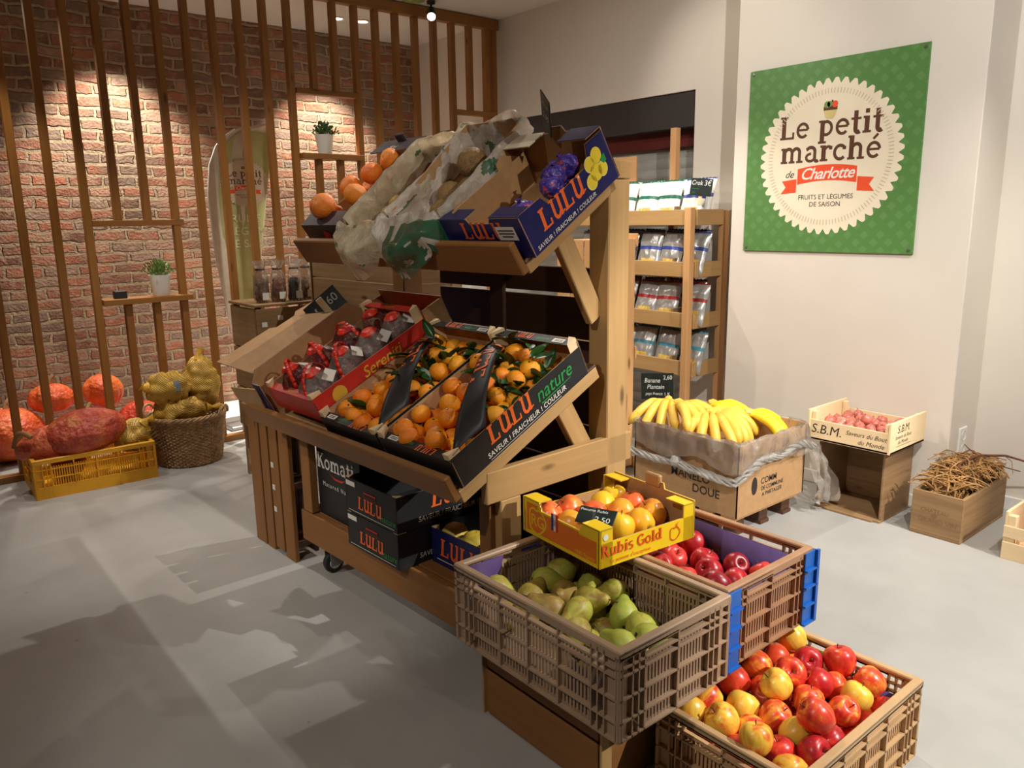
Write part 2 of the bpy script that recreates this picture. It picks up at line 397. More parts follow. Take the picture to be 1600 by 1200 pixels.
# ---------------------------------------------------------------- the room
def m_floor():
    m = NT('resin_floor'); co = m.coords()
    f = m.noise(co, .7, 4, .55); g = m.noise(co, 6, 5, .6)
    c = m.mix(.35, m.ramp(f, [(.3, S_(163, 162, 159)), (.7, S_(179, 178, 175))]), m.ramp(g, [(.3, S_(161, 160, 157)), (.7, S_(181, 180, 177))]))
    v = m.n('ShaderNodeTexVoronoi'); v.inputs['Scale'].default_value = 3.2; m.l(co, v.inputs['Vector'])
    c = m.mix(m.ramp(v.outputs['Distance'], [(.018, (1, 1, 1, 1)), (.03, (0, 0, 0, 1))]), c, S_(150, 140, 128))
    m.col(c); m.rough(.42); m.bump(g, .04, .004); return m.mat
def m_paint(name, c, sc=3.):
    m = NT(name); co = m.coords(); f = m.noise(co, sc, 4)
    m.col(m.ramp(f, [(.3, tuple(x * .965 for x in c[:3]) + (1,)), (.7, c)])); m.rough(.75); m.bump(m.noise(co, 55, 3), .06, .003); return m.mat
def m_brick():
    m = NT('old_brick'); tc = m.n('ShaderNodeTexCoord'); mp = m.n('ShaderNodeMapping'); mp.inputs['Rotation'].default_value = (-PI / 2, 0, 0)
    m.l(tc.outputs['Object'], mp.inputs['Vector'])
    nz = m.n('ShaderNodeTexNoise'); nz.inputs['Scale'].default_value = 9.; nz.inputs['Detail'].default_value = 5; m.l(mp.outputs[0], nz.inputs['Vector'])
    ad = m.n('ShaderNodeMix', _data_type='VECTOR'); ad.inputs[0].default_value = 1.
    sb = m.n('ShaderNodeVectorMath', _operation='SUBTRACT'); sb.inputs[1].default_value = (.5, .5, .5); m.l(nz.outputs['Color'], sb.inputs[0])
    sc = m.n('ShaderNodeVectorMath', _operation='SCALE'); sc.inputs['Scale'].default_value = .05; m.l(sb.outputs[0], sc.inputs[0])
    va = m.n('ShaderNodeVectorMath', _operation='ADD'); m.l(mp.outputs[0], va.inputs[0]); m.l(sc.outputs[0], va.inputs[1])
    b = m.n('ShaderNodeTexBrick'); b.offset = .5; b.inputs['Scale'].default_value = 1.; b.inputs['Mortar Size'].default_value = .0135
    b.inputs['Mortar Smooth'].default_value = .45; b.inputs['Brick Width'].default_value = .225; b.inputs['Row Height'].default_value = .0765; b.inputs['Bias'].default_value = 0.
    b.inputs['Color1'].default_value = (0, 0, 0, 1); b.inputs['Color2'].default_value = (1, 1, 1, 1); b.inputs['Mortar'].default_value = (.5, .5, .5, 1)
    m.l(va.outputs[0], b.inputs['Vector'])
    cc = m.ramp(b.outputs['Color'], [(0, S_(120, 82, 66)), (.25, S_(150, 98, 76)), (.5, S_(176, 112, 84)), (.7, S_(164, 128, 106)), (.85, S_(136, 116, 104)), (1, S_(184, 136, 110))])
    blotch = m.noise(mp.outputs[0], 16, 5, .65)
    cc = m.mix(m.ramp(blotch, [(.48, (0, 0, 0, 1)), (.66, (.75, .75, .75, 1))]), cc, S_(176, 150, 124))
    dirt = m.noise(mp.outputs[0], 2.2, 4, .6)
    cc = m.mix(m.ramp(dirt, [(.46, (0, 0, 0, 1)), (.62, (.75, .75, .75, 1))]), cc, S_(112, 92, 76))
    mc = m.mix(m.noise(mp.outputs[0], 20, 4), S_(146, 126, 100), S_(184, 160, 130))
    c = m.mix(b.outputs['Fac'], cc, mc); m.col(c); m.rough(.9)
    inv = m.n('ShaderNodeMath', _operation='SUBTRACT'); inv.inputs[0].default_value = 1.; m.l(b.outputs['Fac'], inv.inputs[1])
    fine = m.noise(mp.outputs[0], 60, 4); mu = m.n('ShaderNodeMath', _operation='MULTIPLY_ADD'); mu.inputs[1].default_value = .35; m.l(fine, mu.inputs[0]); m.l(inv.outputs[0], mu.inputs[2])
    m.bump(mu.outputs[0], 1., .03); return m.mat
PAINT = m_paint('wall_paint', S_(226, 218, 206)); CEIL = m_paint('ceiling_paint', S_(214, 206, 194))
struct(MB().box(-6, 6, -5, 8, -.1, 0).build('floor', m_floor()))
struct(MB().box(-6, 6, -5, 8, 2.93, 3.03).build('ceiling', CEIL))
mb = MB(); mb.box(-3.5, 4.16, 0, .2, 0, 2.93)
struct(mb.build('wall_back', m_brick(), None, T(0, 6.25, 0)))
XW = 4.14
wm = MB()                                           # right wall with the shutter opening y 3.17..6.1, z 0..2.18
wm.box(XW, XW + .25, -1.5, 3.17, 0, 2.93); wm.box(XW, XW + .25, 3.17, 6.2, 2.18, 2.93); wm.box(XW, XW + .25, 5.95, 6.25, 0, 2.18)
struct(wm.build('wall_right', PAINT))
struct(MB().box(-6, -5.8, -5, 8, 0, 2.93).build('wall_left', m_paint('grey_wall_paint', S_(122, 112, 102)))); struct(MB().box(-5.8, 6, -5, -4.8, 0, 2.93).build('wall_front', m_paint('grey_wall_paint', S_(122, 112, 102))))
struct(MB().box(3.83, XW, 1.41, 2.66, 0, 2.93, 0, None, .004).build('wall_pillar', PAINT))
struct(MB().box(3.815, 3.83, 1.40, 2.66, 0, .07, 0, None, .003).build('baseboard_pillar', M_['whiteplastic']))
struct(MB().box(XW - .014, XW, -1.5, 1.41, 0, .07, 0, None, .003).build('baseboard_right', M_['whiteplastic']))
d = struct(MB().box(XW + .02, XW + .14, 3.17, 5.95, 1.965, 2.18, 0, None, .004).build('trim_1', plain('anthracite_panel', S_(58, 54, 54), .5)))
struct(MB().box(XW + .13, XW + .2, 3.17, 5.95, 1.86, 1.965).build('trim_2', plain('oxblood_paint', S_(92, 28, 26), .5)))
d = struct(bpy.data.objects.new('door_1', None)); C.objects.link(d)
def shut(u, v):
    z = v * 1.9; k = (z / .075) % 1.
    return (XW + .20 - .014 * math.sin(k * PI) ** .6, 3.17 + u * 2.78, z)
link('roller_curtain', MB().grid(shut, 1, 200).mesh('roller_curtain', plain('grey_shutter', S_(176, 178, 172), .45, .2, var=.05), 25), d)
# tall pieces outside the picture that shade the floor on the left
ct = thing('shop_counter', 'long wooden shop counter along the entrance side', 'counter', T(0, 0, 0))
MB().box(-1.15, -.30, 1.0, 3.55, 0, 1.02, 0, None, .006).build('counter_body', M_['browny'], ct)
MB().box(-1.2, -.24, .95, 3.60, 1.02, 1.06, 0, None, .004).build('worktop', M_['piney'], ct)

# ---------------------------------------------------------------- slat partition
YP = 5.09
sp = thing('slat_partition', 'tall open timber slat partition with shelf frames in front of brick wall', 'partition', T(0, YP, 0))
ZC = 2.925
def slat(x, z0, z1): MB().box(x - .02, x + .02, -.025, .025, z0, z1, 0, None, .002).build('slat', M_['slatz'], sp)
for k in range(-6, 21):
    x = .754 + .1632 * k
    if x > 4.06: break
    z0, z1 = .04, ZC - .075
    if k in (3, 4): slat(x, z0, .955); slat(x, 1.445, z1)
    elif k in (11, 12): slat(x, z0, 1.832); slat(x, 2.282, z1)
    elif k in (19,): slat(x, 2.24, z1)
    else: slat(x, z0, z1)
slat(4.09, .04, ZC - .075)
MB().box(-.4, 4.13, -.03, .03, ZC - .075, ZC, 0, None, .003).build('top_beam', M_['slatx'], sp)
MB().box(-.4, 4.13, -.03, .03, 0, .04, 0, None, .003).build('bottom_beam', M_['slatx'], sp)
def frame_shelf(x0, x1, z, dp=.05, nm='shelf'): MB().box(x0, x1, -dp, dp, z - .035, z, 0, None, .003).build(nm, M_['slatx'], sp)
frame_shelf(1.10, 1.61, .99, .07); frame_shelf(1.10, 1.61, 1.445, .03, 'cross_rail')
frame_shelf(2.41, 2.87, 1.868, .07); frame_shelf(2.41, 2.87, 2.283, .03, 'cross_rail')
frame_shelf(3.71, 4.09, 2.24, .03, 'cross_rail')
def pot(name, label, x, z, s, seed, col):
    t = thing(name, label, 'plant', T(x, YP - .005, z) @ SCL(s * 1.08), None)
    MB().lathe([(0, 0), (.042, 0), (.044, .003), (.058, .115), (.06, .12), (.056, .12), (.053, .105), (0, .1)], 28).build('pot', M_['whiteplastic'], t)
    r = random.Random(seed); mb = MB()
    for i in range(260):
        a = r.uniform(0, 2 * PI); e = r.uniform(.15, 1.5); rr = r.uniform(.03, .088)
        p = Vector((math.cos(a) * math.cos(e) * rr, math.sin(a) * math.cos(e) * rr, .11 + math.sin(e) * rr * .95))
        dv = (p - Vector((0, 0, .10))).normalized() + Vector((r.uniform(-.4, .4), r.uniform(-.4, .4), r.uniform(-.1, .5))); dv.normalize()
        sd = dv.cross(Vector((r.random(), r.random(), r.random()))).normalized() * .0055; q = p + dv * r.uniform(.016, .03)
        mid = (p + q) / 2
        mb.add([p, mid + sd, q, mid - sd], [(0, 1, 2, 3)])
        if i % 3 == 0: mb.tube([(0, 0, .1), p], .0012, 4)
    mb.build('foliage', col, t)
pot('potted_plant', 'small bushy green plant in white pot on the lower partition shelf', 1.44, .99, .98, 3, plain('light_foliage', S_(112, 136, 66), .55, var=.35, vs=40))
pot('potted_plant', 'small dark green plant in white pot on the upper partition shelf', 2.60, 1.868, .98, 5, M_['foliage'])
bx = MB().box(-.035, .035, -.025, .025, 0, .045, 0, None, .004).build('card_holder', M_['black'], None, T(1.205, YP - .01, .99))
tag(bx, 'small black box on the shelf beside the potted plant', 'box')

# ceiling lights
for i, (x, y, l) in enumerate(((3.11, 5.75, 'recessed ceiling downlight behind the partition, nearer the brick corner'), (3.31, 5.72, 'recessed ceiling downlight behind the partition, nearer the white wall'))):
    t = thing('recessed_downlight', l, 'ceiling light', T(x, y, 2.93), 'recessed downlights')
    MB().lathe([(.036, -.001), (.052, -.001), (.055, -.006), (.048, -.010), (.038, -.006), (.036, -.001)], 28).build('trim_ring', M_['whiteplastic'], t)
    MB().lathe([(0, -.004), (.036, -.003)], 24).build('lens', M_['lamp'], t)
t = thing('ceiling_spotlight', 'black adjustable ceiling spotlight glowing above the partition', 'spotlight', T(3.41, 4.93, 2.93))
MB().lathe([(0, 0), (.03, 0), (.03, -.02), (.008, -.022), (.008, -.055), (0, -.055)], 20).build('mount', M_['black'], t)
Ms = T(0, 0, -.085) @ Vector((-.45, -.62, -.64)).to_track_quat('-Z', 'Y').to_matrix().to_4x4()
MB().lathe([(0, .045), (.03, .045), (.034, .03), (.034, -.045), (.030, -.045), (.030, -.02), (0, -.02)], 24).build('lamp_body', M_['black'], t, Ms)
MB().lathe([(0, -.034), (.029, -.034)], 20).build('lens', M_['lamp'], t, Ms)
t = thing('glass_pendant', 'greenish glass pendant lamp shade hanging in front of the partition', 'pendant lamp', T(2.95, 4.45, 2.93))
MB().tube([(0, 0, 0), (0, 0, -.10)], .004).build('cord', M_['black'], t)
gm = NT('green_glass'); gm.col(S_(206, 214, 150)); gm.rough(.08); gm.b.inputs['Transmission Weight'].default_value = .75
MB().lathe([(.015, -.085), (.055, -.10), (.075, -.14), (.07, -.165), (.066, -.165), (.07, -.14), (.05, -.105), (.015, -.09)], 32).build('shade', gm.mat, t)
# wall socket on the pillar's side
t = thing('wall_socket', 'white double wall socket low on the side of the white pillar', 'socket', frame((3.97, 1.41, .335), (1, 0, 0), (0, 0, 1)))
MB().box(-.042, .042, -.075, .075, 0, .01, 0, None, .003).build('plate', M_['whiteplastic'], t)
for q in (-.036, .036): MB().lathe([(.026, .0105), (.024, .012), (.020, .0085), (0, .0085)], 24).build('outlet', M_['whiteplastic'], t, T(0, q, 0))
# ---------------------------------------------------------------- green shop sign
def m_sign():
    m = NT('green_sign'); co = m.coords((1, 1, 1)); mp = m.n('ShaderNodeMapping'); mp.inputs['Rotation'].default_value = (0, 0, math.radians(45)); m.l(co, mp.inputs['Vector'])
    v = m.n('ShaderNodeTexVoronoi', _distance='CHEBYCHEV'); v.inputs['Scale'].default_value = 17.; v.inputs['Randomness'].default_value = .25; m.l(mp.outputs[0], v.inputs['Vector'])
    f = m.ramp(v.outputs['Distance'], [(.24, (1, 1, 1, 1)), (.27, (0, 0, 0, 1))])
    m.col(m.mix(f, S_(86, 132, 68), S_(97, 141, 80))); m.rough(.5); return m.mat
def gear(r0, r1, n):
    out = []
    for i in range(n):
        for k, r in ((0, r0), (.32, r1 - .002), (.5, r1), (.68, r1 - .002)):
            a = 2 * PI * (i + k) / n; out.append((r * math.cos(a), r * math.sin(a)))
    return poly(out)
def ribbon(w_, h_, bow, n=14):
    top = [(-w_ / 2 + w_ * i / n, h_ / 2 + bow * (1 - (2 * i / n - 1) ** 2)) for i in range(n + 1)]
    vs = [(x, y, 0) for x, y in top] + [(x, y - h_, 0) for x, y in top]
    return vs, [(i, n + 1 + i, n + 2 + i, i + 1) for i in range(n)]
def badge(k=1.):
    """the round shop badge; unit: sign half-width about .46"""
    it = [(gear(.350, .378, 48), 0, 0, 0)]
    for i in range(120):
        a = 2 * PI * i / 120; c_, s_ = math.cos(a), math.sin(a)
        p = [(c_ * r - s_ * q, s_ * r + c_ * q) for r, q in ((.305, -.0020), (.330, -.0020), (.330, .0020), (.305, .0020))]
        it.append((poly(p), 0, 0, 5))
    it += [(slab('Le petit', .112), .0, .142, 1), (slab('marché', .112), .005, .022, 1)]
    it += [(ribbon(.315, .078, .016), 0, -.088, 2)]
    for s in (-1, 1):
        it.append((poly([(s * .162, -.098), (s * .245, -.106), (s * .222, -.138), (s * .25, -.172), (s * .162, -.166)]), 0, 0, 2))
    it += [(sans('Charlotte', .079, .35, .014, .92), 0, -.078, 3), (sans('de', .05, .4, 0), -.205, -.075, 4)]
    it += [(sans('FRUITS ET LÉGUMES', .033, 0, .0), 0, -.192, 4), (sans('DE SAISON', .034, 0, .0), 0, -.228, 4)]
    it += [(poly([(-.034, .225), (.034, .225), (.026, .196), (.016, .184), (-.016, .184), (-.026, .196)]), 0, 0, 6), (poly([(-.036, .244), (.036, .244), (.036, .224), (-.036, .224)]), 0, 0, 1)]
    it += [(disc(.016), -.018, .252, 7), (disc(.014), -.004, .254, 7), (disc(.016), .022, .252, 2), (poly([(.004, .238), (.012, .238), (.012, .272), (.004, .272)]), 0, 0, 0)]
    return [((([(p[0] * k, p[1] * k, p[2]) for p in v], f)), dx * k, dy * k, mi) for (v, f), dx, dy, mi in it]
BADGE = [M_['cream'], M_['brownink'], M_['redprint'], M_['white'], M_['ink'], plain('taupe_print', S_(206, 188, 158), .6), plain('basket_print', S_(214, 198, 130), .6), plain('leafgreen_print', S_(116, 150, 70), .6)]
sg = thing('shop_sign', 'square green shop sign with cream badge on the white pillar', 'sign', frame((3.822, 2.107, 1.694), (0, -1, 0), (0, 0, 1)))
MB().box(-.459, .459, -.467, .467, -.006, .004, 0, None, .001).build('sign_panel', m_sign(), sg)
write(sg, 'lettering', T(.005, .0, .005), badge(), BADGE)
for a in (-1, 1):
    for b in (-1, 1): MB().lathe([(.008, .004), (.007, .009), (0, .010)], 14).build('screw', M_['metal'], sg, T(a * .44, b * .448, 0))

# ---------------------------------------------------------------- feather flag behind the slats
fl = thing('feather_flag', 'tall curved feather flag in olive green with white edge behind the slats', 'flag', frame((2.05, 5.45, 0), (1, .05, 0), (0, 0, 1)) @ SCL(1.12, 1, 1))
def fx(z, off=0.):          # left outline of the flag as a function of height
    P = [(.30, -.02), (.55, -.035), (.9, -.08), (1.25, -.115), (1.6, -.125), (1.8, -.10), (1.95, -.04), (2.03, .05), (2.07, .16), (2.085, .25)]
    for (a, u), (b, v) in zip(P, P[1:]):
        if z <= b: return u + (v - u) * max(0, (z - a) / (b - a)) + off
    return P[-1][1] + off
def rx(z): return .02 + (z - .30) * (.33 - .02) / 1.785
def flagpart(nm, mat, z0, z1, lo, hi, dz, th):
    def f(u, v):
        z = z0 + (z1 - z0) * v; a = fx(z) + lo; b = rx(z) - hi; a = min(a, b - .001)
        return (a + (b - a) * u, z, dz + .006 * math.sin(u * 9 + z * 5))
    mb = MB(); mb.grid(f, 10, 44)
    mb.grid(lambda u, v: tuple(c - (th if i == 2 else 0) for i, c in enumerate(f(u, v))), 10, 44); return mb.build(nm, mat, fl)
flagpart('edge_sleeve', plain('flag_white', S_(226, 218, 200), .8), .30, 2.085, 0, 0, 0, .002)
flagpart('flag_cloth', plain('flag_olive', S_(186, 188, 130), .85, var=.06), .42, 2.03, .055, .006, .003, .001)
write(fl, 'lettering', T(.10, 1.685, .012), [((v[0], v[1]), a, b, c) for v, a, b, c in badge(.42)], [plain('flag_cream', S_(214, 200, 176), .8)] + BADGE[1:])
for it in ((sans('FRUITS ET', .075, 0, .004), 0, .085, 0), (sans('LÉGUMES', .075, 0, .004), .005, 0, 0), (sans('DE SAISON', .075, 0, .004), .01, -.085, 0)): write(fl, 'lettering', T(.125, 1.36, .013), [it], [M_['flagletters'] if 'flagletters' in M_ else M_.setdefault('flagletters', plain('flag_letters', S_(226, 222, 188), .8))])
pm = MB(); pm.tube([(rx(z) - .32 + .0, z, -.004) if False else (fx(z) - .004, z, -.002) for z in [.30 + i * .06 for i in range(30)]], .006, 6); pm.tube([(-.024, .30, -.002), (-.024, .03, -.002)], .008, 8); pm.build('pole', M_['whiteplastic'], fl)
MB().box(-.17, .13, .0, .03, -.15, .15, 0, None, .006).build('foot', M_['metal'], fl)

# ---------------------------------------------------------------- display stand (local frame: x depth, y along, z up)
S = T(1.335, 1.70, 0) @ RZ(2.3)
LOW = S @ T(-.129, 0, .684) @ RY(-26.2)            # lower display slope: x up the slope, z normal
UPP = S @ T(.137, 0, 1.30) @ RY(-33)
LL = S.inverted() @ LOW; UL = S.inverted() @ UPP
st = thing('display_stand', 'large wheeled wooden fruit stand with two sloping tiers', 'display stand', S)
def brd(nm, mat, *a, M=None, b=.003): return MB().box(*a, 0, None, b).build(nm, mat, st, M)
brd('end_rail', M_['pinex'], -.022, .626, .0, .028, .607, .705)
brd('end_rail', M_['brownx'], .02, .626, 1.19, 1.218, .607, .705)
brd('front_rail', M_['browny'], .0, .03, .12, 1.20, .60, .68)
brd('lower_rail', M_['browny'], .0, .032, .0, 1.225, .128, .258)
brd('lower_rail', M_['browny'], .57, .60, .0, 1.225, .128, .258)
for i in range(5): brd('deck_board', M_['browny'], .0345 + i * .107, .134 + i * .107, .0, 1.22, .242, .262)
brd('post', M_['brownz'], .012, .084, .031, .082, .262, .607)  # shaded face of the same post, coloured darker than its lit end board
brd('post', M_['pinez'], .03, .112, .0, .03, .262, .607)
brd('post', M_['brownz'], .0, .034, 1.13, 1.20, .262, .60)
brd('post', M_['pinez'], .50, .60, .0, .085, .262, 1.535, b=.004)
brd('post', M_['brownz'], .50, .60, 1.14, 1.225, .262, 1.535, b=.004)
brd('top_rail', M_['piney'], .50, .60, -.004, 1.23, 1.537, 1.592)
for i in range(6): brd('back_board', M_['darky'], .555, .575, .086, .96, .27 + i * .148, .27 + i * .148 + .142)
brd('back_board', M_['darky'], .555, .575, .086, .96, 1.165, 1.255)
brd('back_upright', M_['darkz'], .54, .556, .55, .63, .27, 1.45)
# lower slope
brd('slope_bearer', M_['pinex'], .0, .635, .002, .03, -.055, -.012, M=LL)
brd('slope_bearer', M_['brownx'], .0, .635, 1.2, 1.228, -.055, -.012, M=LL)
brd('slope_bearer', M_['darkx'], .0, .60, .6, .63, -.055, -.012, M=LL)
for i in range(5): brd('slope_board', M_['darky'], .02 + i * .125, .135 + i * .125, .0, 1.23, -.012, -.002, M=LL)
brd('slope_front_board', M_['browny'], -.026, -.001, .0, 1.325, -.034, .054, M=LL, b=.004)
brd('brace', M_['pinez'], -.035, .035, .032, .06, .0, .32, M=T(.46, 0, .63) @ RY(-32))
# upper slope
brd('slope_bearer', M_['pinex'], .0, .445, .0, .03, -.045, -.002, M=UL)
brd('slope_bearer', M_['brownx'], .0, .445, 1.2, 1.23, -.045, -.002, M=UL)
for i in range(4): brd('slope_board', M_['darky'], .0 + i * .115, .105 + i * .115, .0, 1.28, -.014, -.002, M=UL)
brd('slope_front_board', M_['browny'], -.026, -.001, -.002, 1.285, -.034, .071, M=UL, b=.004)
brd('brace', M_['pinez'], -.035, .035, .035, .063, .0, .30, M=T(.492, 0, 1.10) @ RY(-31))
for x, y in ((.07, 1.10), (.07, .05), (.53, 1.10), (.53, .05)):
    c = MB().box(-.035, .035, -.025, .025, .095, .128, 0, None, .004)
    for s in (-1, 1): c.box(-.03, .025, s * .024 - .002, s * .024 + .002, .035, .10, 0, None, .001)
    c = c.build('caster', M_['metal'], st, T(x, y, 0))
    MB().lathe([(0, -.016), (.030, -.016), (.042, -.012), (.045, 0), (.042, .012), (.030, .016), (0, .016)], 28).build('wheel', M_['rubber'], c, T(-.005, 0, .045) @ RX(90))
    MB().lathe([(0, -.0185), (.024, -.0185), (.026, -.0145), (.026, .0145), (.024, .0185), (0, .0185)], 20).build('hub', M_['whiteplastic'], c, T(-.005, 0, .045) @ RX(90))
pl = thing('wooden_pallet', 'narrow upright slatted wooden pallet beside the stand\'s far end', 'pallet', S)
yy = 1.285
for i, w_ in enumerate((.085, .075, .07, .10)):
    MB().box(-.012, .008, yy, yy + w_, .0 if i != 1 else .02, .635, 0, None, .003).build('slat', M_['brownz'], pl); yy += w_ + .016
for z in (.06, .32, .575): MB().box(.008, .085, 1.29, 1.66, z, z + .03, 0, None, .003).build('batten', M_['darky'], pl)
for i in range(3): MB().box(.085, .103, 1.29 + i * .125, 1.40 + i * .125, .02, .635, 0, None, .003).build('slat', M_['darkz'], pl)
for i in range(3): MB().box(-.0135, -.012, 1.428, 1.452, .19 + i * .10, .212 + i * .10).build('sticker', M_['white'], pl)

# ---------------------------------------------------------------- plastic crates
def crate(name, label, M, L, Wd, H, mat, mcorner=None, slots=True, band=0., group=None):
    """open plastic crate, centred; L along local x, Wd along local y"""
    t = thing(name, label, 'crate', M, group)
    rim = MB(); d = .022
    for s in (-1, 1):
        rim.box(-L / 2, L / 2, s * Wd / 2, s * (Wd / 2 - d), H - .012, H, 0, None, .003)
        rim.box(s * L / 2, s * (L / 2 - d), -Wd / 2 + d * .6, Wd / 2 - d * .6, H - .0121, H - .0001, 0, None, .003)
        rim.box(-L / 2, L / 2, s * Wd / 2, s * (Wd / 2 - .004), H - .022, H - .006, 0, None, .001)
        rim.box(s * L / 2, s * (L / 2 - .004), -Wd / 2, Wd / 2, H - .022, H - .006, 0, None, .001)
    rim.build('rim', mat, t)
    base = MB(); base.box(-L / 2 + .012, L / 2 - .012, -Wd / 2 + .012, Wd / 2 - .012, .006, .012)
    for i in range(5): base.box(-L / 2 + .012, L / 2 - .012, -Wd / 2 + .03 + i * (Wd - .07) / 4, -Wd / 2 + .04 + i * (Wd - .07) / 4, 0, .006)
    base.build('base', mat, t)
    def side(len_, Ms):
        mb = MB(); h2 = len_ / 2; cs = .085                      # u along, w outward(0 = outer face), v up
        zs = [0, .045, .10, .155, H - .045, H - .022] if not band else [0, band, band + .045, H - .06, H - .025]
        for z in zs: mb.box(-h2 + .004, h2 - .004, -.015, 0, z, z + .005, 0, Ms)
        if band: mb.box(-h2 + .004, h2 - .004, -.006, -.001, 0, band, 0, Ms)
        nv = max(2, round((len_ - 2 * cs) / .10))
        us = [-h2 + cs + (len_ - 2 * cs) * i / nv for i in range(nv + 1)]
        for u in us[1:-1]: mb.box(u - .0025, u + .0025, -.015, 0, 0, H - .02, 0, Ms)
        for s in (-1, 1):
            for q in (.045, .065, cs): mb.box(s * (h2 - q) - .002, s * (h2 - q) + .002, -.015, 0, 0, H - .012, 0, Ms)
            mb.box(s * h2, s * (h2 - .05), -.013, -.010, 0, H - .012, 0, Ms)
        n = int((len_ - 2 * cs) / .0115)
        for i in range(n):
            u = -h2 + cs + (len_ - 2 * cs) * (i + .5) / n
            mb.box(u - .0032, u + .0032, -.015, -.011, 0, H - .045, 0, Ms)
        mb.box(-h2 + cs, h2 - cs, -.015, -.012, H - .022, H - .012, 0, Ms)
        mb.build('side_wall', mat, t)
    side(L, Matrix(((1, 0, 0, 0), (0, -1, 0, -Wd / 2), (0, 0, 1, 0), (0, 0, 0, 1))))
    side(L, Matrix(((1, 0, 0, 0), (0, 1, 0, Wd / 2), (0, 0, 1, 0), (0, 0, 0, 1))))
    side(Wd, Matrix(((0, -1, 0, -L / 2), (1, 0, 0, 0), (0, 0, 1, 0), (0, 0, 0, 1))))
    side(Wd, Matrix(((0, 1, 0, L / 2), (1, 0, 0, 0), (0, 0, 1, 0), (0, 0, 0, 1))))
    for sx in (-1, 1):
        for sy in (-1, 1):
            c = MB()
            if mcorner:
                c.box(sx * (L / 2 + .006), sx * (L / 2 - .05), sy * (Wd / 2 + .004), sy * (Wd / 2 - .002), 0, H - .006, 0, None, .001)
                c.box(sx * (L / 2 + .006), sx * (L / 2 + .002), sy * (Wd / 2 + .004), sy * (Wd / 2 - .05), 0, H - .006, 0, None, .001)
                for z in (0, .055, .11, .16): c.box(sx * (L / 2 + .014), sx * (L / 2 + .002), sy * (Wd / 2 + .004), sy * (Wd / 2 - .05), z, z + .005)
                for z in (0, .055, .11, .16): c.box(sx * (L / 2 + .006), sx * (L / 2 - .05), sy * (Wd / 2 + .012), sy * (Wd / 2), z, z + .005)
                c.box(sx * (L / 2 + .014), sx * (L / 2 + .006), sy * (Wd / 2 + .012), sy * (Wd / 2), 0, H - .006)
            else:
                c.box(sx * L / 2, sx * (L / 2 - .012), sy * Wd / 2, sy * (Wd / 2 - .012), 0, H - .01, 0, None, .004)
            c.build('corner_post', mcorner or mat, t)
    return t
PEAR = T(1.326, 1.313, .298) @ RZ(90); APP = T(1.70, .937, .0); REDA = T(1.735, 1.33, .298) @ RZ(90)
crate('plastic_crate', 'taupe slatted plastic crate of pears on the wooden box', PEAR, .60, .40, .22, M_['taupe'])
crate('plastic_crate', 'tan plastic crate of red and yellow apples on the floor', APP, .60, .40, .223, M_['tan'])
crate('plastic_crate', 'brown plastic crate with blue corners holding dark red apples', REDA, .60, .40, .22, plain('brown_plastic', S_(170, 128, 96), .42), M_['bluepl'])
def liner(name, label, M, quads):
    mb = MB()
    for q in quads: mb.add(q, [(0, 1, 2, 3)])
    o = mb.build(name, M_['purple'], None, M); sm = o.modifiers.new('thickness', 'SOLIDIFY'); sm.thickness = .0012
    return tag(o, label, 'paper liner')
liner('paper_liner', 'purple paper lining the crate of pears, folded at its far corner', PEAR, [
    [(.276, .18, .207), (.276, .045, .204), (.274, .10, .02), (.274, .178, .02)], [(.276, .178, .206), (.272, .178, .02), (.02, .178, .02), (.14, .179, .11)],
    [(-.272, -.10, .12), (-.272, -.10, .016), (-.272, .17, .016), (-.272, .176, .15)], [(-.27, .176, .15), (-.13, .176, .12), (-.13, .176, .016), (-.27, .176, .016)], [(.27, -.17, .014), (.27, .17, .014), (-.27, .17, .014), (-.27, -.17, .014)]])
liner('paper_liner', 'purple paper lining the crate of dark red apples', REDA, [
    [(-.27, -.176, .185), (.27, -.176, .20), (.27, -.17, .016), (-.27, -.17, .016)], [(-.276, -.17, .19), (-.276, -.17, .016), (-.276, .17, .016), (-.276, .17, .18)], [(.27, -.17, .014), (.27, .17, .014), (-.27, .17, .014), (-.27, -.17, .014)]])
liner('paper_liner', 'dark purple paper lining the floor crate of red and yellow apples', APP, [
    [(-.27, .176, .20), (.275, .176, .19), (.275, .17, .016), (-.27, .17, .016)], [(.276, .17, .15), (.276, -.17, .16), (.272, -.17, .016), (.272, .17, .016)], [(.27, -.17, .014), (.27, .17, .014), (-.27, .17, .014), (-.27, -.17, .014)]])
def wood_box(name, label, M, L, Wd, H, mx, my, mz, rows=3, pt=.032):
    t = thing(name, label, 'box', M)
    h = H / rows
    for s in (-1, 1):
        for i in range(rows):
            MB().box(-L / 2 + .004, L / 2 - .004, s * Wd / 2, s * (Wd / 2 - .012), i * h + .004, (i + 1) * h - .002, 0, None, .002).build('side_board', mx, t)
            MB().box(s * L / 2, s * (L / 2 - .012), -Wd / 2 + .013, Wd / 2 - .013, i * h + .004, (i + 1) * h - .002, 0, None, .002).build('side_board', my, t)
        for q in (-1, 1): MB().box(s * (L / 2 + .007), s * (L / 2 - pt), q * (Wd / 2 + .007), q * (Wd / 2 - .0), 0, H, 0, None, .002).build('corner_post', mz, t)
    MB().box(-L / 2 + .013, L / 2 - .013, -Wd / 2 + .013, Wd / 2 - .013, .01, .02).build('base', mx, t)
    return t
wood_box('wooden_box', 'brown plank box standing under the crate of pears', T(1.395, 1.408, 0), .30, .465, .297, M_['brownx'], M_['browny'], M_['pinez'], 2)
wood_box('wooden_box', 'brown plank box under the crate of dark red apples, behind the pear crate\'s box', T(1.73, 1.408, 0), .30, .465, .297, M_['brownx'], M_['browny'], M_['pinez'], 2)
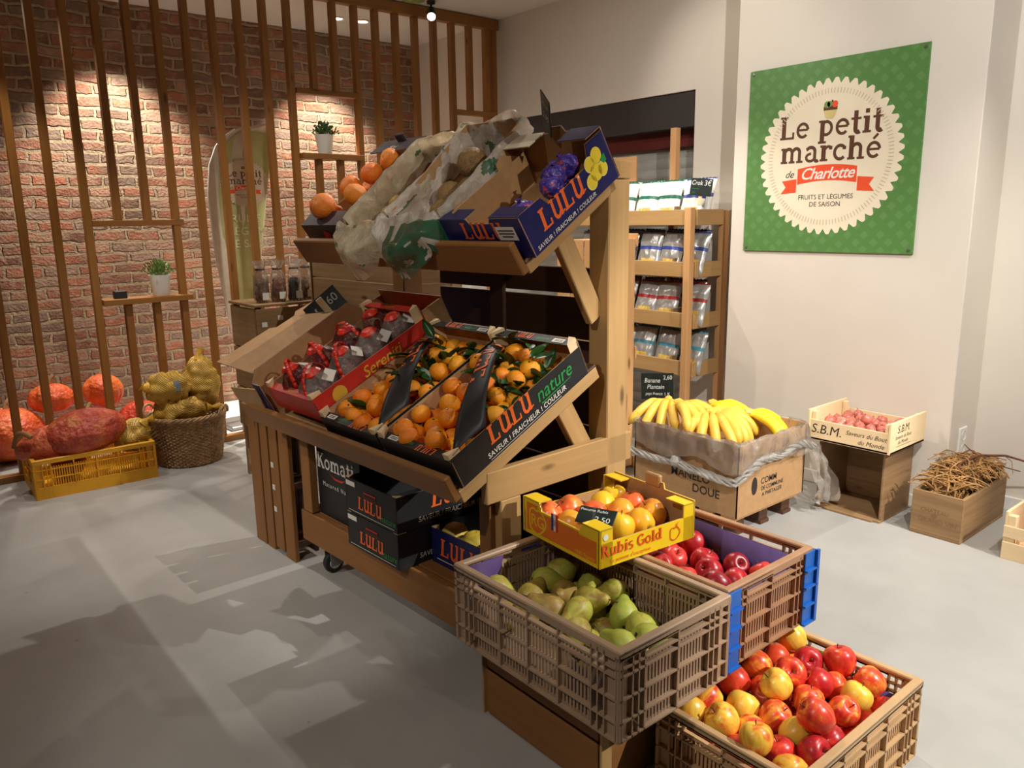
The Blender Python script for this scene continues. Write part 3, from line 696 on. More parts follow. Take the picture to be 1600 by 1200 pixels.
PK = T(.885, 4.83, 0) @ RZ(-1.5)
crate('plastic_crate', 'yellow ventilated plastic crate of squash before the slats', PK, .61, .43, .215, M_['yellowpl'], None, True, .06)
# ---------------------------------------------------------------- printed cartons
def panel(parent, nm, M, pts, mo, mi, th=.0022):
    mb = MB(); mb.prism(pts, -th, 0); mb.prism(pts, -th, 1, T(0, 0, -th)); return mb.build(nm, [mo, mi], parent, M)
def FR(w_): return frame((0, w_, 0), (0, -1, 0), (0, 0, 1))
def RI(): return frame((0, 0, 0), (1, 0, 0), (0, 0, 1))
def LE(l_, w_): return frame((l_, w_, 0), (-1, 0, 0), (0, 0, 1))
def BA(l_): return frame((l_, 0, 0), (0, 1, 0), (0, 0, 1))
def rc(a, b, c, d): return [(a, c), (b, c), (b, d), (a, d)]
O1 = .0012
def tray(name, label, M, L, Wd, h, mo, mi, mlip, front, back, right, group=None, hb=None, post=M_['palex']):
    """fruit tray on the slope; front/back/right: callables that write the lettering"""
    t = thing(name, label, 'fruit box', M, group); hb = hb or h
    MB().box(.003, L - .003, .003, Wd - .003, .001, .005).build('base', mi, t)
    panel(t, 'side_panel', RI(), rc(0, L, 0, h), mo, mi); panel(t, 'side_panel', LE(L, Wd), rc(0, L, 0, h), mo, mi)
    panel(t, 'front_panel', FR(Wd), rc(0, Wd, 0, h * .9), mo, mi); panel(t, 'back_panel', BA(L), rc(0, Wd, 0, hb), mo, mi)
    fl_ = MB().box(0, .034, .004, Wd - .004, h * .9, h * .9 + .003, 0, None, .0008).build('front_flap', mlip, t); front(t, T(.017, Wd / 2, h * .9 + .0036))
    MB().box(L - .034, L, .004, Wd - .004, hb, hb + .003, 0, None, .0008).build('back_flap', mlip, t); back(t, T(L - .017, Wd / 2, hb + .0036))
    for x in (0, 1):
        for y in (0, 1):
            sx, sy = (1, -1)[x], (1, -1)[y]; x0, y0 = (.003, L - .003)[x], (.003, Wd - .003)[y]; top = (h if x == 0 else hb) + .014
            p = MB().prism([(x0, y0), (x0 + sx * .04, y0), (x0, y0 + sy * .028)], top, 0); p.build('corner_post', post, t)
    right(t, RI()); return t
W4 = [M_['orange'], M_['green'], M_['white'], M_['black']]
UPD = frame((0, 0, 0), (0, 1, 0), (-1, 0, 0))       # reads from the back of the slope
UPR = frame((0, 0, 0), (0, -1, 0), (1, 0, 0))       # reads from the front of the slope
def lulu_flap(t, M, rot): write(t, 'lettering', M @ rot, [(slab('LULU', .025, .12), -.05, 0, 0), (sans('nature', .022, .25), .045, 0, 1), (rect(.05, .019), .115, 0, 2), (rect(.034, .003), .115, .003, 3), (rect(.034, .003), .115, -.003, 3)], W4)
def lulu_side(t, M, L=.58, h=.1): write(t, 'lettering', M @ T(0, 0, O1), [(slab('LULU', .056, .12), L * .40, h * .64, 0), (sans('nature', .062, .25, .004), L * .74, h * .62, 1), (poly([(L * .62, h * .32), (L * .86, h * .36), (L * .86, h * .38), (L * .62, h * .36)]), 0, 0, 1), (sans('SAVEUR ! FRAICHEUR ! COULEUR', .0225, .1, .012, 1.05), L * .50, h * .20, 2), (rect(L * .55, .0015), L * .48, h * .06, 2)], W4)
def clem(label, y0, Wd, right):
    t = tray('clementine_tray', label, LOW @ T(.012, y0, 0), .575, Wd, .098, M_['black'], M_['kraft'], M_['black'],
             lambda t, M: lulu_flap(t, M, UPD), lambda t, M: lulu_flap(t, M, UPR), right, 'open clementine trays on the lower tier', .118)
    # wide paper band lying slantwise over the fruit
    A, B, C_, D = Vector((.015, .002)), Vector((.150, .002)), Vector((.50, Wd * .77)), Vector((.50, Wd * .98))
    zf = lambda k: .110 + .040 * math.sin(PI * min(1, k * 1.05)) ** .8
    f = lambda u, v: (*((A + (D - A) * v) * (1 - u) + (B + (C_ - B) * v) * u), zf(v) + .004 * math.sin(v * 9) - .006 * (2 * u - 1) ** 2)
    b = MB().grid(f, 6, 16).build('paper_band', M_['black'], t); sm = b.modifiers.new('thickness', 'SOLIDIFY'); sm.thickness = .0012; sm.offset = -1
    v, fc = slab('LULU', 1.); x0, x1 = min(p[0] for p in v), max(p[0] for p in v)
    sh = []
    for p in v:
        vv = .50 + .44 * (p[0] - x0) / (x1 - x0); uu = .50 - p[1] * .60; q = f(uu, vv); sh.append((q[0], q[1], q[2] + .0015))
    me = bpy.data.meshes.new('lettering'); me.from_pydata(sh, [], fc); me.materials.append(M_['orange']); me.update(); link('lettering', me, b)
    return t
clem('open black tray of clementines at the near end of the lower tier', -.012, .362, lambda t, M: lulu_side(t, M))
clem('open black tray of clementines beside the red grape tray', .362, .348, lambda t, M: None)
G3 = [M_['gold'], M_['redcard'], M_['white']]
tray('grape_tray', 'red and gold tray of bagged grapes on the lower tier', LOW @ T(.02, .722, .060), .53, .345, .092, M_['redcard'], M_['kraft'], M_['redcard'],
     lambda t, M: write(t, 'lettering', M @ UPR, [(sans('Sereniti', .024, .2, .006), 0, 0, 0)], G3), lambda t, M: write(t, 'lettering', M @ UPR, [(sans('Sereniti', .02, .2, .004), 0, 0, 0)], G3),
     lambda t, M: write(t, 'lettering', M @ T(0, 0, O1), [(sans('Sereniti', .058, .25, .01), .30, .055, 0), (sans('RAISIN DE TABLE', .02), .30, .02, 0), (disc(.03), .10, .05, 0)], G3), None, .135)
# big cardboard carton at the far end of the lower tier
t = thing('cardboard_carton', 'large open cardboard carton with navy edges and folded flaps at the stand\'s far end', 'carton', LOW @ T(.0, .72, .0))
MB().box(.0, .66, .0, .43, .0, .006).build('base', M_['kraft'], t)
panel(t, 'side_panel', LE(.66, .43), [(0, 0), (.66, 0), (.66, .16), (.62, .20), (.16, .215), (.12, .17), (0, .16)], M_['navy'], M_['kraft'], .003)
panel(t, 'back_panel', BA(.66), rc(0, .43, 0, .185), M_['navy'], M_['kraft'], .003)
panel(t, 'side_panel', frame((.555, .0, 0), (1, 0, 0), (0, 0, 1)), rc(0, .105, 0, .18), M_['kraft'], M_['kraft'], .003)
panel(t, 'front_panel', frame((0, .43, 0), (0, -1, 0), (0, 0, 1)), rc(0, .06, 0, .16), M_['navy'], M_['kraft'], .003)
# side flap folded outwards, with handle cut-out and orange sticker
fm = frame((.04, .432, .172), (1, 0, 0), (0, .92, .30))
f_ = panel(t, 'side_flap', fm, [(.0, 0), (.46, 0), (.50, .19), (.33, .205), (.31, .185), (.22, .185), (.20, .205), (-.05, .21)], M_['kraft'], M_['kraft'], .0025)
panel(t, 'front_flap', frame((0, .43, .0), (-.12, 1, .45), (-.1, .05, 1)), [(0, 0), (.19, .0), (.20, .06), (.02, .16)], M_['kraft'], M_['kraft'], .0025)
MB().lathe([(.018, 0), (.016, .0015), (0, .0018)], 20).build('sticker', plain('orange_sticker', S_(236, 168, 40), .5), t, frame((.12, .4295, .16), (1, 0, 0), (0, 0, 1)))
# slate price tags
def tagboard(label, M, w_, h_, items, mat=None, peg=None):
    t = thing('price_slate', label, 'price sign', M)
    MB().box(-w_ / 2, w_ / 2, -h_ / 2, h_ / 2, -.002, .002, 0, None, .0012).build('slate', mat or M_['slate'], t)
    write(t, 'chalk_writing', T(0, 0, .0026), items, [M_['chalk'], M_['bandgreen'], M_['kraft']])
    if peg: MB().box(*peg, 0, None, .002).build('peg', M_['palez'], t)
    return t
tagboard('black price slate with 1 60 chalked on it, clipped to the cardboard carton', T(1.47, 2.95, 1.075) @ frame((0, 0, 0), (.62, -.40, .60), (-.25, .42, .86)), .16, .11,
         [(sans('1', .075, .1, .004), -.045, -.006, 0), (sans('60', .05), .042, .012, 0)], None, (-.016, .012, -.06, .048, .003, .009))
tagboard('dark chalk price slate sticking up from the lemon carton', UPP @ frame((.43, .145, .235), (-.50, -.66, -.28), (.40, .22, .88)), .085, .12, [(sans('citron', .022, .2), 0, .03, 0), (sans('2,90', .03, .2), 0, -.01, 0)])

# lemon carton on the upper tier
Lm, Wm = .43, .355
t = thing('lemon_carton', 'navy carton of wrapped lemons at the near end of the upper tier', 'fruit box', UPP @ T(.018, -.03, .0))
NV, KR = M_['navy'], M_['kraft']
MB().box(.003, Lm - .003, .003, Wm - .003, .001, .005).build('base', KR, t)
prof = [(0, 0), (Lm, 0), (Lm, .155), (Lm - .085, .155), (Lm - .105, .10), (.125, .095), (.105, .128), (0, .132)]
sd = panel(t, 'side_panel', RI(), prof, NV, KR, .003)
panel(t, 'side_panel', LE(Lm, Wm), [(0, 0), (Lm, 0), (Lm, .13), (Lm - .1, .13), (Lm - .12, .105), (.12, .105), (.10, .165), (0, .165)], NV, KR, .003)
panel(t, 'front_panel', FR(Wm), [(0, 0), (Wm, 0), (Wm, .128), (.235, .128), (.225, .112), (.135, .112), (.125, .128), (0, .128)], NV, KR, .003)
panel(t, 'back_panel', BA(Lm), [(0, 0), (Wm, 0), (Wm, .165), (.21, .165), (.20, .185), (.15, .185), (.14, .165), (0, .165)], NV, KR, .003)
panel(t, 'top_flap', frame((0, 0, .1345), (1, 0, 0), (0, 1, 0)), rc(.0, .055, .003, .12), NV, KR); panel(t, 'top_flap', frame((0, 0, .1305), (1, 0, 0), (0, 1, 0)), rc(.0, .055, .235, Wm), NV, KR)
panel(t, 'top_flap', frame((0, 0, .169), (1, 0, 0), (0, 1, 0)), rc(Lm - .075, Lm, .003, .12), NV, KR); panel(t, 'top_flap', frame((0, 0, .169), (1, 0, 0), (0, 1, 0)), rc(Lm - .085, Lm, .235, Wm), M_['cream'], KR)
panel(t, 'inner_flap', frame((.03, Wm - .012, .01), (1, 0, 0), (0, -.25, 1)), rc(0, .24, 0, .13), KR, KR); panel(t, 'inner_flap', frame((.27, Wm - .012, .01), (1, 0, 0), (0, -.12, 1)), [(0, 0), (.13, 0), (.13, .10), (.03, .16), (0, .14)], KR, KR)
WL = [M_['orange'], M_['lemonpale'], M_['white'], M_['lemon'], M_['green'], M_['ink']]
write(t, 'lettering', RI() @ T(0, 0, O1), [(slab('LULU', .062, .10), .17, .063, 0), (sans('SAVEUR ! FRAICHEUR ! COULEUR', .0185, .1, .01, 1.04), .165, .014, 2), (disc(.024), .312, .050, 1), (disc(.021), .312, .050, 3), (disc(.024), .328, .098, 1), (disc(.021), .328, .098, 3), (disc(.027), .342, .066, 3), (disc(.024), .365, .108, 3), (disc(.023), .372, .06, 1), (disc(.020), .372, .06, 3), (poly([(.372, .088), (.398, .098), (.40, .074), (.385, .07)]), 0, 0, 4), (disc(.004), .268, .094, 2)], WL)
write(t, 'lettering', FR(Wm) @ T(0, 0, O1), [(slab('LULU', .056, .10), .18, .082, 0), (rect(.08, .045), .285, .082, 2), (rect(.065, .004), .285, .092, 5), (rect(.065, .004), .285, .082, 5), (rect(.045, .004), .285, .072, 5)], WL)

# black carton of oranges and the two lined cartons on the upper tier
t = thing('orange_carton', 'black and red carton of oranges at the far end of the upper tier', 'fruit box', UPP @ T(.03, .955, 0))
BK = plain('aubergine_card', S_(52, 38, 48), .5, var=.2)
MB().box(.003, .517, .003, .297, .001, .005).build('base', KR, t)
panel(t, 'side_panel', RI(), rc(0, .52, 0, .09), BK, KR); panel(t, 'side_panel', LE(.52, .30), [(0, 0), (.52, 0), (.52, .105), (.40, .085), (.10, .085), (0, .14)], BK, KR)
panel(t, 'front_panel', FR(.30), rc(0, .30, 0, .105), BK, KR); panel(t, 'back_panel', BA(.52), rc(0, .30, 0, .165), BK, KR)
panel(t, 'front_flap', frame((0, 0, .107), (1, 0, .2), (0, 1, 0)), rc(0, .075, 0, .30), BK, KR)
panel(t, 'back_flap', frame((.43, 0, .168), (1, 0, 0), (0, 1, 0)), [(0, .01), (.095, 0), (.095, .30), (0, .29)], BK, KR)
MB().box(.50, .515, .12, .17, .165, .20, 0, None, .003).build('tab', BK, t)
write(t, 'lettering', T(.46, .15, .1695) @ UPR, [(sans('Kiwi', .03, .1), 0, 0, 0)], [M_['cream']])
write(t, 'lettering', FR(.30) @ T(0, 0, O1), [(poly([(.02, .0), (.07, 0), (.03, .06)]), 0, 0, 0), (poly([(.12, .02), (.16, .01), (.19, .07), (.15, .085)]), 0, 0, 0), (poly([(.21, .01), (.27, .0), (.285, .07), (.24, .08)]), 0, 0, 0)], [M_['redcard']])
def carton(name, label, M, L, Wd, h, hb, mat=None):
    t = thing(name, label, 'carton', M); m = mat or KR
    MB().box(.003, L - .003, .003, Wd - .003, .001, .005).build('base', m, t)
    panel(t, 'side_panel', RI(), [(0, 0), (L, 0), (L, hb), (0, h)], m, m); panel(t, 'side_panel', LE(L, Wd), [(0, 0), (L, 0), (L, h), (0, hb)], m, m)
    panel(t, 'front_panel', FR(Wd), rc(0, Wd, 0, h), m, m); panel(t, 'back_panel', BA(L), rc(0, Wd, 0, hb), m, m); return t
B2 = UPP @ T(.02, .345, 0); B1 = UPP @ T(.02, .665, 0)
carton('lined_carton', 'cardboard carton lined with a green printed bag, next to the lemon carton', B2, .50, .305, .125, .20)
carton('lined_carton', 'cardboard carton lined with a yellowish bag, next to the orange carton', B1, .48, .275, .10, .15)

# crumpled plastic draped over a carton's rim
def drape(M, L, Wd, rim, depth, drop, mats, seed, amp=.010, mfn=None, nu=120, nv=30, out=.012, front=False):
    rv = Vector((seed * 3.1, seed * 1.7, 0)); per = 2 * (L + Wd); k0 = (0, L, L + Wd, 2 * L + Wd, per)
    def edge(d):
        d %= per
        if d < L: return Vector((d, 0, 0)), Vector((0, -1, 0))
        if d < L + Wd: return Vector((L, d - L, 0)), Vector((1, 0, 0))
        if d < 2 * L + Wd: return Vector((L - (d - L - Wd), Wd, 0)), Vector((0, 1, 0))
        return Vector((0, Wd - (d - 2 * L - Wd), 0)), Vector((-1, 0, 0))
    def f(u, v):
        d = u * per; e, n_ = edge(d); h = rim(d / per, e); dp = depth(d / per, e); dr = drop(d / per, e)
        tot = dp + .03 + dr; q = v * tot
        if q < dp: p = e - n_ * (out * 1.2 + (dp - q) * .12) + Vector((0, 0, h - (dp - q)))
        elif q < dp + .03:
            a = (q - dp) / .03; p = e - n_ * (out * 1.2 - a * out * 2.4) + Vector((0, 0, h + .012 * math.sin(a * PI)))
        elif front and n_.x < -.5:
            r = q - dp - .03; bl = max(0, math.sin(PI * max(0, min(1, e.y / Wd)))) ** .6; o_ = min(r, .075) * (.25 + .75 * bl); p = e + n_ * (out * 1.2 + o_ + .012 * math.sin(min(PI, r * 16)) * bl) + Vector((0, 0, h - o_ * .45 - max(0, r - .06) * bl ** .5))
        else: p = e + n_ * (out * 1.2 + .25 * (q - dp - .03) * .3) + Vector((0, 0, h - (q - dp - .03)))
        z1 = noise.noise(Vector((p.x * 9, p.y * 9, p.z * 9)) + rv); z2 = noise.noise(Vector((p.x * 26, p.y * 26, p.z * 14)) + rv); z3 = noise.noise(Vector((d * 30, q * 6, seed)))
        return p + n_ * (abs(z1) * amp * 1.5 + z2 * amp * .6 + z3 * amp * .6) + Vector((0, 0, z1 * amp * .8))
    mb = MB(); mb.grid(f, nu, nv, 0, None, mfn); return mb.mesh('liner', mats, 60)
me = drape(B2, .50, .305, lambda u, e: .14 + .055 * (e.x / .5) ** 1.6 + .012 * math.sin(e.y * 20), lambda u, e: .10, lambda u, e: .20 if e.x < .02 else .05,
           [M_['filmbag'], M_['filmgreen']], 2, .020, lambda u, v: 1 if ((u > .86 and v > .42 and noise.noise(Vector((u * 34, v * 5, 2))) > -.22) or noise.noise(Vector((u * 22, v * 6, 7))) > .42) else 0, 150, 40, .012, True)
tag(link('bag_liner', me, None, B2), 'milky plastic bag with green print hanging over the front of a carton', 'plastic bag')
me = drape(B1, .48, .275, lambda u, e: .115 + .06 * (e.x / .48), lambda u, e: .09, lambda u, e: .19 if e.x < .02 else .03, [M_['filmyellow'], M_['filmgreen']], 5, .014,
           lambda u, v: 1 if noise.noise(Vector((u * 26, v * 6, 3))) > .58 else 0, 130, 38, .012, True)
tag(link('bag_liner', me, None, B1), 'yellowish plastic bag bulging over the upper tier\'s front board', 'plastic bag')

# cartons stored on the stand's deck
def store(name, label, M, L, Wd, h, items, mats, mo=None, open_=False):
    t = thing(name, label, 'fruit box', M); m = mo or M_['black']
    MB().box(.002, L - .002, .002, Wd - .002, .001, .006).build('base', M_['black'], t)
    panel(t, 'side_panel', RI(), rc(0, L, 0, h), m, M_['black']); panel(t, 'side_panel', LE(L, Wd), rc(0, L, 0, h), m, M_['black'])
    panel(t, 'front_panel', FR(Wd), rc(0, Wd, 0, h), m, M_['black']); panel(t, 'back_panel', BA(L), rc(0, Wd, 0, h), m, M_['black'])
    if not open_: MB().box(.003, L - .003, .003, Wd - .003, h - .008, h - .004).build('lid', m, t)
    for x in (0, 1) if h < .2 else ():
        for y in (0, 1):
            sx, sy = (1, -1)[x], (1, -1)[y]; x0, y0 = (.001, L - .001)[x], (.001, Wd - .001)[y]
            MB().prism([(x0, y0), (x0 + sx * .035, y0), (x0, y0 + sy * .025)], h + .002, 0).build('corner_post', M_['palez'], t)
    if L > .55: write(t, 'lettering', RI() @ T(0, 0, O1), [(slab('LULU', .06, .12), .24, .08, 0), (sans('SAVEUR ! FRAICHEUR ! COULEUR', .026, .1, .008), .28, .028, 1)], [M_['orange'], M_['white']])
    if items: write(t, 'lettering', FR(Wd) @ T(0, 0, O1), items, mats)
    return t
LF = lambda w_: [(slab('LULU', .046, .1), w_ * .48, .042, 0), (sans('nature', .036, .25), w_ * .83, .030, 1), (rect(.06, .018), w_ * .11, .110, 2), (rect(w_ * .9, .002), w_ * .5, .010, 2), (rect(.075, .020), w_ * .5, .088, 3), (rect(.072, .014), w_ * .5, .086, 4)]
MF = [M_['orange'], M_['green'], M_['white'], M_['redcard'], M_['ink']]
store('stored_tray', 'black fruit tray on the deck, lower one of the stack of two', S @ T(-.045, .442, .2625), .56, .325, .127, LF(.325), MF)
store('stored_tray', 'black fruit tray on top of the other under the lower tier', S @ T(-.045, .442, .3925), .56, .325, .127, LF(.325), MF, None, True)
store('komati_carton', 'tall black carton marked Komati standing under the lower tier', S @ T(.035, .80, .2625), .45, .325, .31,
      [(slab('Komati', .062), .145, .22, 0), (sans('Matured Nati', .026, 0, 0, 1.4), .14, .135, 0), (poly([(.10, .185), (.14, .168), (.19, .168), (.22, .185), (.19, .176), (.14, .176)]), 0, 0, 1)], [M_['white'], M_['redcard']])
store('stored_tray', 'navy tray with yellow melons at the near end of the deck', S @ T(.085, .085, .2625), .46, .345, .125, [(slab('LULU', .062, .1), .15, .058, 0), (rect(.08, .05), .28, .07, 1), (rect(.3, .003), .18, .02, 1)], [M_['orange'], M_['white']], M_['navy'], True)

# yellow apple tray
YT = T(1.572, 1.465, .522) @ RZ(-5) @ T(-.178, -.165, 0)
t = thing('apple_tray', 'yellow and orange carton tray of golden apples resting on two crates', 'fruit box', YT)
L, Wd, h = .356, .33, .10; YC = M_['yellowcard']
MB().box(.003, L - .003, .003, Wd - .003, .001, .005).build('base', KR, t)
pf = [(0, 0), (Wd, 0), (Wd, .106), (Wd - .07, .106), (Wd - .08, .083), (.08, .083), (.07, .106), (0, .106)]
panel(t, 'front_panel', FR(Wd), pf, YC, KR, .003); panel(t, 'back_panel', BA(L), [(0, 0), (Wd, 0), (Wd, .112), (.19, .112), (.185, .13), (.12, .13), (.115, .112), (0, .112)], YC, KR, .003)
panel(t, 'side_panel', RI(), rc(0, L, 0, .068), YC, KR, .003); panel(t, 'side_panel', LE(L, Wd), rc(0, L, 0, .068), YC, KR, .003)
for x in (0, L - .045):
    for y in (0, Wd): panel(t, 'corner_flap', frame((x, y - (.0 if y == 0 else -.003), 0), (1, 0, 0), (0, 0, 1)), rc(0, .045, 0, .106), YC, KR, .003)
    for y0 in (0, Wd - .07): panel(t, 'top_flap', frame((x, y0, .108), (1, 0, 0), (0, 1, 0)), rc(0, .045, 0, .07), YC, KR)
MB().box(L - .012, L + .004, .13, .19, .112, .15, 0, None, .004).build('handle_tab', KR, t)
def outline(p, wd):
    vs = []; n = len(p); fs = []
    for i in range(n):
        a, b = Vector(p[i - 1]), Vector(p[(i + 1) % n]); q = (b - a).normalized(); q = Vector((-q.y, q.x)) * wd / 2; c = Vector(p[i])
        vs += [(*(c + q), 0), (*(c - q), 0)]; fs.append((2 * i, 2 * i + 1, (2 * i + 3) % (2 * n), (2 * i + 2) % (2 * n)))
    return vs, fs
def logo(k):
    ap = [(k * (.5 + .06 * math.cos(a * 3)) * math.cos(a) * (1 - .18 * math.exp(-((a - PI / 2) / .35) ** 2)), k * .52 * math.sin(a) * (1 - .28 * math.exp(-((a - PI / 2) / .35) ** 2))) for a in [2 * PI * i / 40 for i in range(40)]]
    lf = [(k * .02, k * .42), (k * .12, k * .62), (k * .34, k * .78), (k * .24, k * .52)]
    return [(outline(ap, k * .075), 0, 0, 1), (outline(lf, k * .06), 0, 0, 1)]
AT = [M_['orangecard'], YC, M_['white'], M_['redcard'], M_['blueprint'], plain('red_orange_print', S_(226, 84, 30), .5)]
write(t, 'lettering', FR(Wd) @ T(0, 0, O1), [(poly([(.012, .012), (.318, .012), (.318, .072), (.25, .072), (.245, .078), (.07, .078), (.065, .095), (.012, .095)]), 0, 0, 0)] + [(s_, dx + .060, dy + .050, mi) for s_, dx, dy, mi in logo(.076)] + [(sans('R', .05, 0, .003), .046, .047, 1), (sans('G', .05, 0, .003), .078, .047, 1), (rect(.010, .05), .133, .07, 4), (rect(.010, .05), .143, .07, 2), (rect(.010, .05), .153, .07, 3), (disc(.010), .143, .068, 2), (sans('100% France', .016), .27, .02, 1)], AT)
write(t, 'lettering', RI() @ T(0, 0, O1), [(slab('Rubis Gold', .032), .115, .043, 5), (sans('La pomme d\'exception', .016, .1), .11, .014, 0)] + [(s_, dx + .275, dy + .034, 5) for s_, dx, dy, mi in logo(.038)] + [(disc(.009), .02, .085, 2)], AT)
write(t, 'lettering', frame((L - .004, .16, .09), (0, -1, 0), (0, 0, 1)), [(rect(.010, .04), -.010, 0, 4), (rect(.010, .04), 0, 0, 2), (rect(.010, .04), .010, 0, 3)], AT)
tagboard('small chalk price slate lying on the golden apples', YT @ frame((.075, .10, .098), (.55, -.85, -.05), (.75, .5, .42)), .105, .062, [(sans('2,50', .026), .02, -.012, 0), (sans('Pomme Rubis', .014), -.01, .018, 0)])
# ---------------------------------------------------------------- fruit
def fruit_mat(name, stops, scale=1.6, rough=.32, streak=(1, 1, .35), fine=0., rnd_w=.5, bump=0., bsc=30):
    m = NT(name); co = m.coords(streak, rand=50.); f = m.noise(co, scale, 4.5, .6, .8)
    oi = m.n('ShaderNodeObjectInfo'); ma = m.n('ShaderNodeMath', _operation='MULTIPLY_ADD'); ma.inputs[1].default_value = rnd_w; ma.inputs[2].default_value = -rnd_w / 2
    m.l(oi.outputs['Random'], ma.inputs[0]); ad = m.n('ShaderNodeMath', _operation='ADD'); m.l(f, ad.inputs[0]); m.l(ma.outputs[0], ad.inputs[1])
    c = m.ramp(ad.outputs[0], stops)
    if fine: c = m.mix(m.ramp(m.noise(m.coords((1, 1, 1), rand=20.), 24, 2), [(.58, (0, 0, 0, 1)), (.68, (fine, fine, fine, 1))]), c, stops[0][1])
    m.col(c); m.rough(rough); m.b.inputs['Coat Weight'].default_value = .15
    if bump: m.bump(m.noise(m.coords(), bsc, 2), bump, .05)
    return m.mat
Y1, Y2, R1, R2, R0 = S_(252, 214, 84), S_(250, 178, 64), S_(232, 84, 48), S_(206, 44, 44), S_(160, 26, 38)
MAPP = [fruit_mat('apple_red', [(.22, Y2), (.36, R1), (.58, R2), (.85, R0)], 1.5), fruit_mat('apple_bicolour', [(.33, Y1), (.48, Y2), (.62, R1), (.80, R2)], 1.5), fruit_mat('apple_yellow', [(.34, Y1), (.50, Y2), (.66, R1)], 1.5)]
MRED = fruit_mat('apple_dark_red', [(.25, S_(214, 66, 56)), (.45, S_(184, 36, 44)), (.75, S_(132, 22, 36))], 1.6)
MGOLD = [fruit_mat('apple_golden', [(.3, S_(250, 206, 50)), (.6, S_(250, 182, 50)), (.8, S_(244, 140, 60))], 1.2), fruit_mat('apple_orange_blush', [(.25, S_(250, 176, 56)), (.55, S_(242, 122, 58)), (.8, S_(228, 92, 56))], 1.2)]
MPEAR = fruit_mat('pear_skin', [(.3, S_(146, 116, 56)), (.46, S_(164, 150, 62)), (.62, S_(172, 176, 70)), (.85, S_(148, 166, 64))], 1.5, .5, (1, 1, .7), .6)
MTAN = fruit_mat('clementine_peel', [(.3, S_(253, 162, 28)), (.6, S_(250, 142, 18)), (.85, S_(240, 116, 16))], 1.0, .38, (1, 1, 1), 0, .5, .25, 14)
MTANY = fruit_mat('clementine_yellow_peel', [(.3, S_(252, 178, 36)), (.6, S_(248, 156, 28)), (.85, S_(242, 128, 20))], 1.0, .38, (1, 1, 1), 0, .5, .25, 14)
MORA = fruit_mat('orange_peel', [(.3, S_(250, 156, 44)), (.6, S_(244, 128, 32)), (.85, S_(232, 104, 26))], .9, .45, (1, 1, 1), 0, .4, .3, 16)
def apple_mesh(mat, nm, wob=0.):
    P = [(0, -.80), (.08, -.82), (.2, -.90), (.36, -.93), (.60, -.84), (.82, -.58), (.96, -.2), (1, .14), (.94, .48), (.78, .74), (.55, .88), (.34, .90), (.18, .80), (.06, .64), (0, .60)]
    fn = lambda g, r, z: (r * (1 + .035 * math.cos(5 * g) * (1 if z < -.5 else .3) + .03 * math.sin(2 * g + wob)), z * (1 + .03 * math.sin(g + wob)))
    return MB().lathe(P, 26, 0, None, fn).mesh(nm, mat, 80)
STEMM = MB().tube([(0, 0, .58), (.02, .0, .85), (.08, .03, 1.12)], [.035, .03, .05], 6).mesh('stem', M_['stem'])
CALYX = MB().lathe([(0, -.80), (.11, -.84), (.06, -.86), (0, -.84)], 8).mesh('calyx', M_['stem'])
AM = [apple_mesh(m, 'apple', i) for i, m in enumerate(MAPP)]; AR = apple_mesh(MRED, 'apple', 2); AG = [apple_mesh(m, 'apple', 3 + i) for i, m in enumerate(MGOLD)]
PEARP = [(0, -1.0), (.10, -1.02), (.25, -1.06), (.55, -.98), (.85, -.66), (1.0, -.2), (.96, .25), (.80, .66), (.60, 1.0), (.47, 1.32), (.38, 1.58), (.26, 1.74), (.10, 1.80), (0, 1.80)]
PM = MB().lathe([(r, z - .3) for r, z in PEARP], 26, 0, None, lambda g, r, z: (r * (1 + .04 * math.sin(2 * g + 1)), z)).mesh('pear', MPEAR, 80)
PST = MB().tube([(0, 0, 1.48), (.05, 0, 1.8), (.22, .05, 2.2)], [.05, .04, .07], 6).mesh('stem', M_['stem'])
PCA = MB().lathe([(0, -1.30), (.14, -1.345), (.05, -1.36), (0, -1.33)], 8).mesh('calyx', M_['ink'])
def citrus(mat, nm):
    return MB().lathe([(0, -.86), (.1, -.87), (.35, -.84), (.66, -.68), (.9, -.36), (1, 0), (.92, .36), (.68, .68), (.36, .83), (.12, .84), (.05, .80), (0, .79)], 24, 0, None, lambda g, r, z: (r * (1 + .015 * math.sin(3 * g)), z)).mesh(nm, mat, 80)
TM, TY, OM = citrus(MTAN, 'clementine'), citrus(MTANY, 'clementine'), citrus(MORA, 'orange')
TCA = MB().lathe([(.12, .84), (.10, .875), (0, .87)], 6).mesh('calyx', M_['leaf'])
def leaf_mesh(seed):
    r = random.Random(seed); mb = MB()
    bend = r.uniform(.3, .8)
    def f(u, v):
        w_ = .42 * math.sin(PI * min(1, v ** .8)) * (u - .5) * 2; return (w_, .15 + v * 2.0, .95 + abs(u - .5) * .35 + v * .55 - bend * v * v)
    mb.grid(f, 4, 9); return mb.mesh('leaf', M_['leaf'], 80)
LV = [leaf_mesh(i) for i in range(4)]
